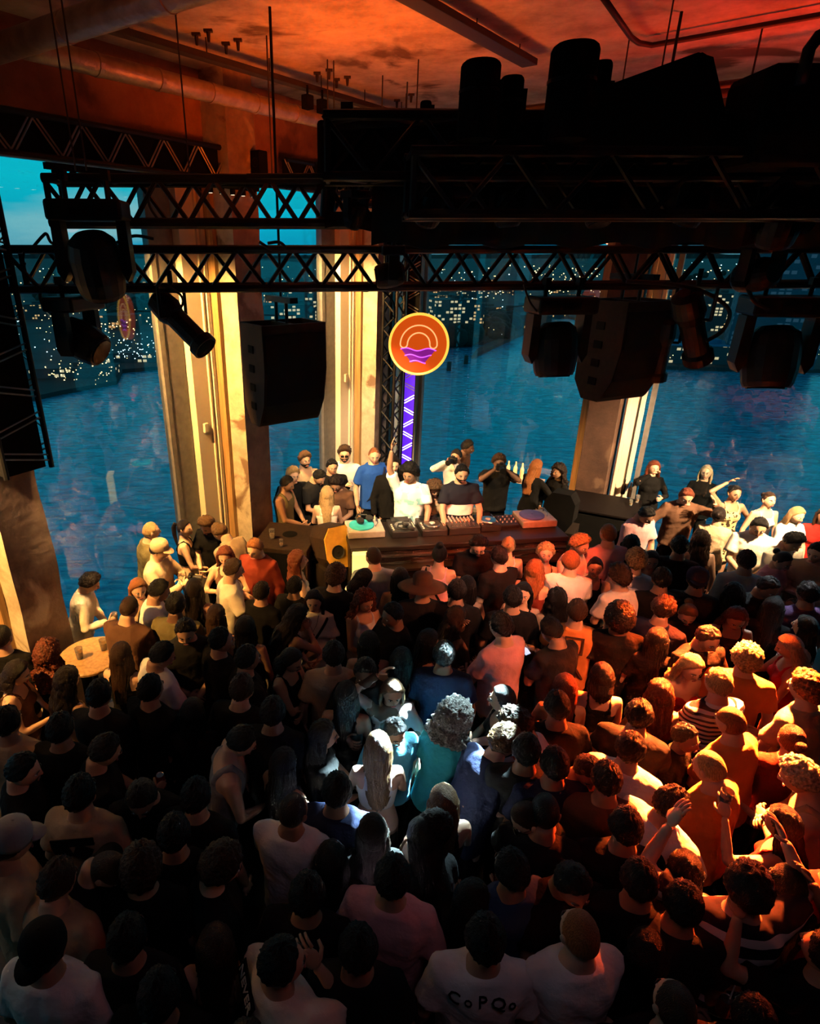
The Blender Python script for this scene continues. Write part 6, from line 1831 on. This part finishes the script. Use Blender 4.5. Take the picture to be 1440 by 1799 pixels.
# --- near rows, darkest first
P(425, 1302, 'm', 80, 'down_waist', 'short', 'k', 'tank', 'grey', 'l', 'person in a grey-white sleeveless tee among dark heads', pitch=-22, lean=10)
P(345, 1398, 'm', 15, 'down_down', 'short', 'k', 'tee', 'black', 'm', 'person with a round black head below the grey sleeveless tee')
P(250, 1402, 'm', 175, 'waist_waist', 'short', 'b', 'tee', 'black', 'm', 'person looking down between the beige back print and the round black head', pitch=-34)
P(146, 1392, 'm', 10, 'down_down', 'short', 'k', 'tee', 'tan', 'm', 'person in a beige tee with a dark graphic on the back', h=1.84)
P(41, 1352, 'm', 60, 'down_waist', 'short', 'k', 'tee', 'black', 'l', 'person in black in profile over a lit nape near the balcony edge', yaw=20, pitch=-14)
P(14, 1268, 'm', 10, 'down_waist', 'short', 'k', 'tee', 'tan', 'm', 'person in a tan tee behind the lit nape')
can(PERSONS[-1]['hands'][1], 'silver-topped can raised behind the lit nape')
P(22, 1478, 'm', 50, 'down_down', 'short', 'b', 'tee', 'tan', 'm', 'person in a flat grey cap and tan tee', hat='cap', hatc='grey', pitch=-14, h=1.86)
P(102, 1546, 'm', 20, 'down_down', 'short', 'm', 'tee', 'tan', 'l', 'person with combed brown hair in front of the flat grey cap', pitch=-16)
P(165, 1566, 'm', 100, 'down_down', 'bald', 'm', 'tee', 'charcoal', 'l', 'person with a pale balding head bowed beside combed brown hair', pitch=-40, lean=10)
P(250, 1522, 'm', 5, 'down_down', 'curly', 'm', 'tee', 'black', 'm', 'person with short brown curls over a red-lit nape')
P(80, 1662, 'm', 10, 'down_down', 'short', 'k', 'tee', 'white', 'm', 'person with black hair and a white tee close under the balcony', hat='capback', hatc='black', h=1.84)
P(391, 1520, 'm', 70, 'down_down', 'curly', 'm', 'tee', 'black', 'l', 'person with fair brown curls and a red-lit cheek', pitch=-20)
P(378, 1622, 'f', 0, 'waist_waist', 'long', 'm', 'tank', 'brown', 'l', 'person with long brown hair and an orange-lit shoulder')
P(515, 1424, 'm', 15, 'waist_waist', 'shaved', 'm', 'tee', 'white', 't', 'person with a shaved head in an off-white tee', yaw=15)
P(540, 1570, 'm', 10, 'down_down', 'short', 'k', 'tee', 'black', 't', 'shadowed person below the shaved head')
a = P(505, 1650, 'm', 50, 'waist_chin', 'short', 'k', 'tee', 'cream', 'm', 'person in a cream tee with a black NEVER patch on the sleeve side', yaw=20, h=1.86)
NEVER = a
P(455, 1782, 'm', 0, 'down_down', 'short', 'm', 'tee', 'black', 'l', 'brown-haired head at the very bottom below the cream tee', h=1.84)
P(690, 1540, 'm', 15, 'down_down', 'short', 'k', 'tee', 'pink', 'm', 'person with black hair in a faded pink tee near the smooth dark hair', h=1.84)
P(852, 1648, 'm', 5, 'down_down', 'short', 'k', 'tee', 'white', 'm', 'person with black hair in a white tee with dark lettering on the back', h=1.84)
LETTER = PERSONS[-1]
P(1018, 1640, 'm', -10, 'waist_waist', 'buzz', 'o', 'tee', 'white', 'l', 'person with a shaved ginger head in a big white tee', h=1.86)
P(1185, 1768, 'm', 0, 'waist_waist', 'shaved', 'm', 'tee', 'black', 'l', 'bald head at the bottom edge next to the drink with a straw', h=1.8)
can(at(1272, 1768, 1.25), 'can with a thin straw at the bottom edge of the crowd', straw=True)
hold = P(1300, 1790, 'm', 10, 'waist_waist', 'short', 'k', 'tee', 'black', 't', 'dark-clothed person beyond the bald head, holding the straw drink', h=1.7)
P(30, 1182, 'f', 80, 'waist_drink', 'bob', 'b', 'tank', 'brown', 'l', 'person with a brown bob in profile under the nearest pier', pitch=-20)
can(PERSONS[-1]['hands'][1], 'can held by the brown bob under the nearest pier')
P(58, 1160, 'f', 20, 'down_down', 'longcurly', 'r', 'tank', 'black', 'l', 'person with long crimped auburn hair beside the nearest pier', seed=1)
P(8, 1128, 'm', 0, 'down_down', 'shaved', 'b', 'tee', 'black', 'l', 'person with a shaved head at the frame edge beside the nearest pier')
P(118, 1195, 'f', 30, 'down_down', 'wavy', 'b', 'tank', 'tan', 'm', 'person with a dark wavy bob below the round bar table', pitch=-10)
P(213, 1150, 'f', 10, 'waist_waist', 'long', 'm', 'tank', 'black', 'l', 'person with a sleek brown mane behind the round bar table', seed=1)
P(282, 1150, 'm', 50, 'waist_waist', 'short', 'k', 'tee', 'white', 'm', 'person in a pinkish white tee eating beside the sleek brown mane', pitch=-24, yaw=15)
P(175, 1220, 'm', 10, 'waist_waist', 'short', 'k', 'long', 'charcoal', 'm', 'person in a dark jacket in front of the sleek brown mane', pitch=-6)
P(265, 1210, 'm', 30, 'waist_waist', 'short', 'k', 'tee', 'black', 'm', 'person with a smooth black head below the pinkish tee')
P(185, 1318, 'm', 60, 'waist_drink', 'short', 'b', 'tee', 'black', 'm', 'person with brown hair raising a can, ear lit', pitch=-24)
can(PERSONS[-1]['hands'][1], 'silver-topped can before the brown hair with a lit ear')
P(330, 1100, 'm', 170, 'waist_waist', 'short', 'k', 'tee', 'charcoal', 'm', 'shadowed face below the khaki olive tee', pitch=-20)
P(320, 1240, 'f', 10, 'down_down', 'long', 'k', 'tee', 'black', 't', 'person with long hair swallowed by shadow beside the smooth black head')
P(100, 1290, 'm', 10, 'down_down', 'short', 'k', 'tee', 'black', 't', 'shadowed person above the beige back print')
P(495, 1250, 'm', 10, 'down_down', 'short', 'k', 'tee', 'black', 't', 'shadowed person between the rounded brown hair and the white-edged hair')
P(500, 1340, 'f', 40, 'waist_waist', 'long', 'b', 'dress', 'black', 'm', 'person with dim brown hair above the shaved head', seed=2)
P(590, 1420, 'm', 10, 'down_down', 'short', 'k', 'tee', 'navy', 't', 'shadowed person in navy left of the smooth dark hair'.replace('left of', 'beside'))
P(300, 1500, 'm', 5, 'down_down', 'short', 'k', 'tee', 'black', 't', 'shadowed person next to the short brown curls')
P(190, 1650, 'm', 5, 'down_down', 'short', 'k', 'tee', 'charcoal', 't', 'shadowed person next to the white tee under the balcony')
P(290, 1690, 'm', 5, 'down_down', 'short', 'k', 'tee', 'black', 't', 'shadowed person before the orange-lit shoulder')
P(600, 1500, 'f', 5, 'down_down', 'long', 'k', 'tee', 'black', 't', 'person with a dark mane behind the faded pink tee', seed=1)
P(590, 1640, 'm', 5, 'down_down', 'short', 'k', 'tee', 'charcoal', 't', 'shadowed person between the cream tee and the faded pink tee')
P(790, 1590, 'f', 60, 'down_down', 'long', 'k', 'tee', 'black', 'm', 'person with dark hair above the dark lettering', seed=2)
P(860, 1540, 'm', -20, 'down_down', 'short', 'k', 'tee', 'denim', 't', 'shadowed person in dark denim blue below the glasses')
P(960, 1540, 'm', 170, 'waist_waist', 'short', 'k', 'tee', 'black', 't', 'shadowed person facing the shaved ginger head', pitch=-20)
P(1085, 1530, 'm', 10, 'down_down', 'short', 'k', 'tee', 'black', 't', 'shadowed person above the big white tee')
P(1110, 1640, 'f', 10, 'down_down', 'long', 'k', 'tee', 'black', 't', 'person with dark hair beside the big white tee')
P(1150, 1560, 'm', 20, 'down_down', 'short', 'k', 'tee', 'charcoal', 't', 'shadowed person below the grey-white tee in profile')
P(1380, 1560, 'f', 0, 'down_down', 'long', 'k', 'tee', 'black', 'm', 'person with black hair behind the raised hands', seed=2)
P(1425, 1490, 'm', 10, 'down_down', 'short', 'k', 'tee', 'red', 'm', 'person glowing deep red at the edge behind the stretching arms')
P(1010, 1345, 'm', 0, 'down_down', 'short', 'k', 'tee', 'navy', 't', 'shadowed person in navy beside the orange can holder')
P(960, 1330, 'm', 10, 'down_down', 'short', 'k', 'tee', 'charcoal', 't', 'shadowed person behind the printed white tee')
P(1160, 1130, 'f', 20, 'down_down', 'long', 'k', 'tee', 'black', 'm', 'person with dark hair between the navy tee and the bare shoulders', seed=1)
P(1070, 1460, 'm', 10, 'down_down', 'short', 'k', 'tee', 'black', 't', 'shadowed person beside the cropped head edged red')
P(1195, 1300, 'f', 150, 'waist_drink', 'short', 'b', 'tee', 'black', 'm', 'person reaching a hand toward the bright orange tee', h=1.6)
P(700, 1290, 'm', 160, 'down_down', 'short', 'k', 'tee', 'sky', 'l', 'person in a pale blue tee beneath the patterned sleeve', h=1.6, pitch=-20)
P(520, 1020, 'm', 30, 'down_down', 'short', 'k', 'tee', 'black', 't', 'shadowed person tucked behind the reaching arm', h=1.6)
P(780, 1150, 'm', 10, 'down_down', 'short', 'k', 'tee', 'navy', 't', 'shadowed person in navy behind the fair curls')
P(700, 1160, 'f', 20, 'down_down', 'long', 'k', 'tank', 'black', 'm', 'person with dark hair above the hand in fair hair', seed=2)
P(820, 1030, 'f', 20, 'waist_waist', 'long', 'k', 'tank', 'black', 'm', 'person with black hair below the black quiff', seed=1)
P(900, 1050, 'm', 0, 'down_down', 'short', 'k', 'tee', 'black', 't', 'shadowed person above the long pink tee')
P(940, 1050, 'f', 200, 'down_down', 'long', 'k', 'dress', 'black', 'm', 'shadowed face beside the heavy black hair', seed=2)
P(780, 1040, 'm', 10, 'down_down', 'short', 'k', 'tee', 'black', 't', 'shadowed person next to the woven sun hat')
P(1030, 1000, 'f', 200, 'down_down', 'bun', 'b', 'tank', 'charcoal', 'm', 'shadowed person beneath the pale pink tee')
P(460, 1040, 'm', 30, 'down_down', 'short', 'b', 'tee', 'black', 'm', 'shadowed person below the rust red shirt', h=1.65)
# --- prints and lettering on a few shirts
from mathutils.bvhtree import BVHTree
def who(part):
    return [r_ for r_ in PERSONS if part in r_['o']['label']][0]['o']
def stick(o, x, z):
    """point on the back of the shirt and the turn that lays a print flat on it"""
    me = [c for c in o.children if c.name.startswith(('t_shirt', 'long'))][0].data
    bv = BVHTree.FromPolygons([v.co for v in me.vertices], [tuple(p.vertices) for p in me.polygons])
    N = Vector((0, 0, 0)); L0 = None
    for dx, dz in ((0, 0), (.03, 0), (-.03, 0), (0, .03), (0, -.03)):
        hit = bv.ray_cast(Vector((x + dx, -1.0, z + dz + 0.6)), Vector((0, 1, -0.6)).normalized())
        if hit[0] is not None:
            N += hit[1]
            if L0 is None: L0 = hit[0]
    N.normalize()
    up = Vector((0, 0, 1)); X = up.cross(N).normalized(); Y = N.cross(X)
    return L0 + N * 0.006, Matrix((X, Y, N)).transposed()
def lay(o, m):
    o.rotation_euler = m.to_euler()
o = NEVER['o']
p_, Rm = stick(o, -.10, 1.36)
pt = MB().box(p_, (0.20, 0.095, 0.006), Rm @ rotm(0, 0, -10)).build('back_patch', cloth_mat('black'), o)
tx = text('NEVER', 0.062, 'lettering', cloth_mat('cream'), pt, p_ + Rm @ rotm(0, 0, -10) @ Vector((0, -0.022, 0.005)), (0, 0, 0)); lay(tx, Rm @ rotm(0, 0, -10))
o = LETTER['o']
for s_, x in (('C', -.13), ('o', -.07), ('P', -.01), ('Q', .06), ('o', .12)):
    p_, Rm = stick(o, x, 1.33)
    tx = text(s_, 0.085 if s_ != 'o' else .07, 'lettering', cloth_mat('black'), o, p_ + Rm @ Vector((0, -.02, 0)), (0, 0, 0)); lay(tx, Rm)
o = who('dark graphic on the back')
p_, Rm = stick(o, 0, 1.30)
MB().box(p_ + Rm @ Vector((0, .03, 0)), (0.25, 0.045, 0.008), Rm @ rotm(0, 0, 8)).box(p_ + Rm @ Vector((-.06, -.03, 0)), (0.09, 0.09, 0.008), Rm @ rotm(0, 0, 30)).box(p_ + Rm @ Vector((.06, -.03, 0)), (0.10, 0.08, 0.008), Rm @ rotm(0, 0, -20)).build('back_print', cloth_mat('black'), o)
o = who('square back print')
p_, Rm = stick(o, 0, 1.28)
mb = MB()
for x in (-.075, .075): mb.box(p_ + Rm @ Vector((x, 0, 0)), (0.012, 0.16, 0.008), Rm)
for y in (-.075, .075): mb.box(p_ + Rm @ Vector((0, y, 0)), (0.16, 0.012, 0.008), Rm)
mb.build('back_print', cloth_mat('brown'), o)
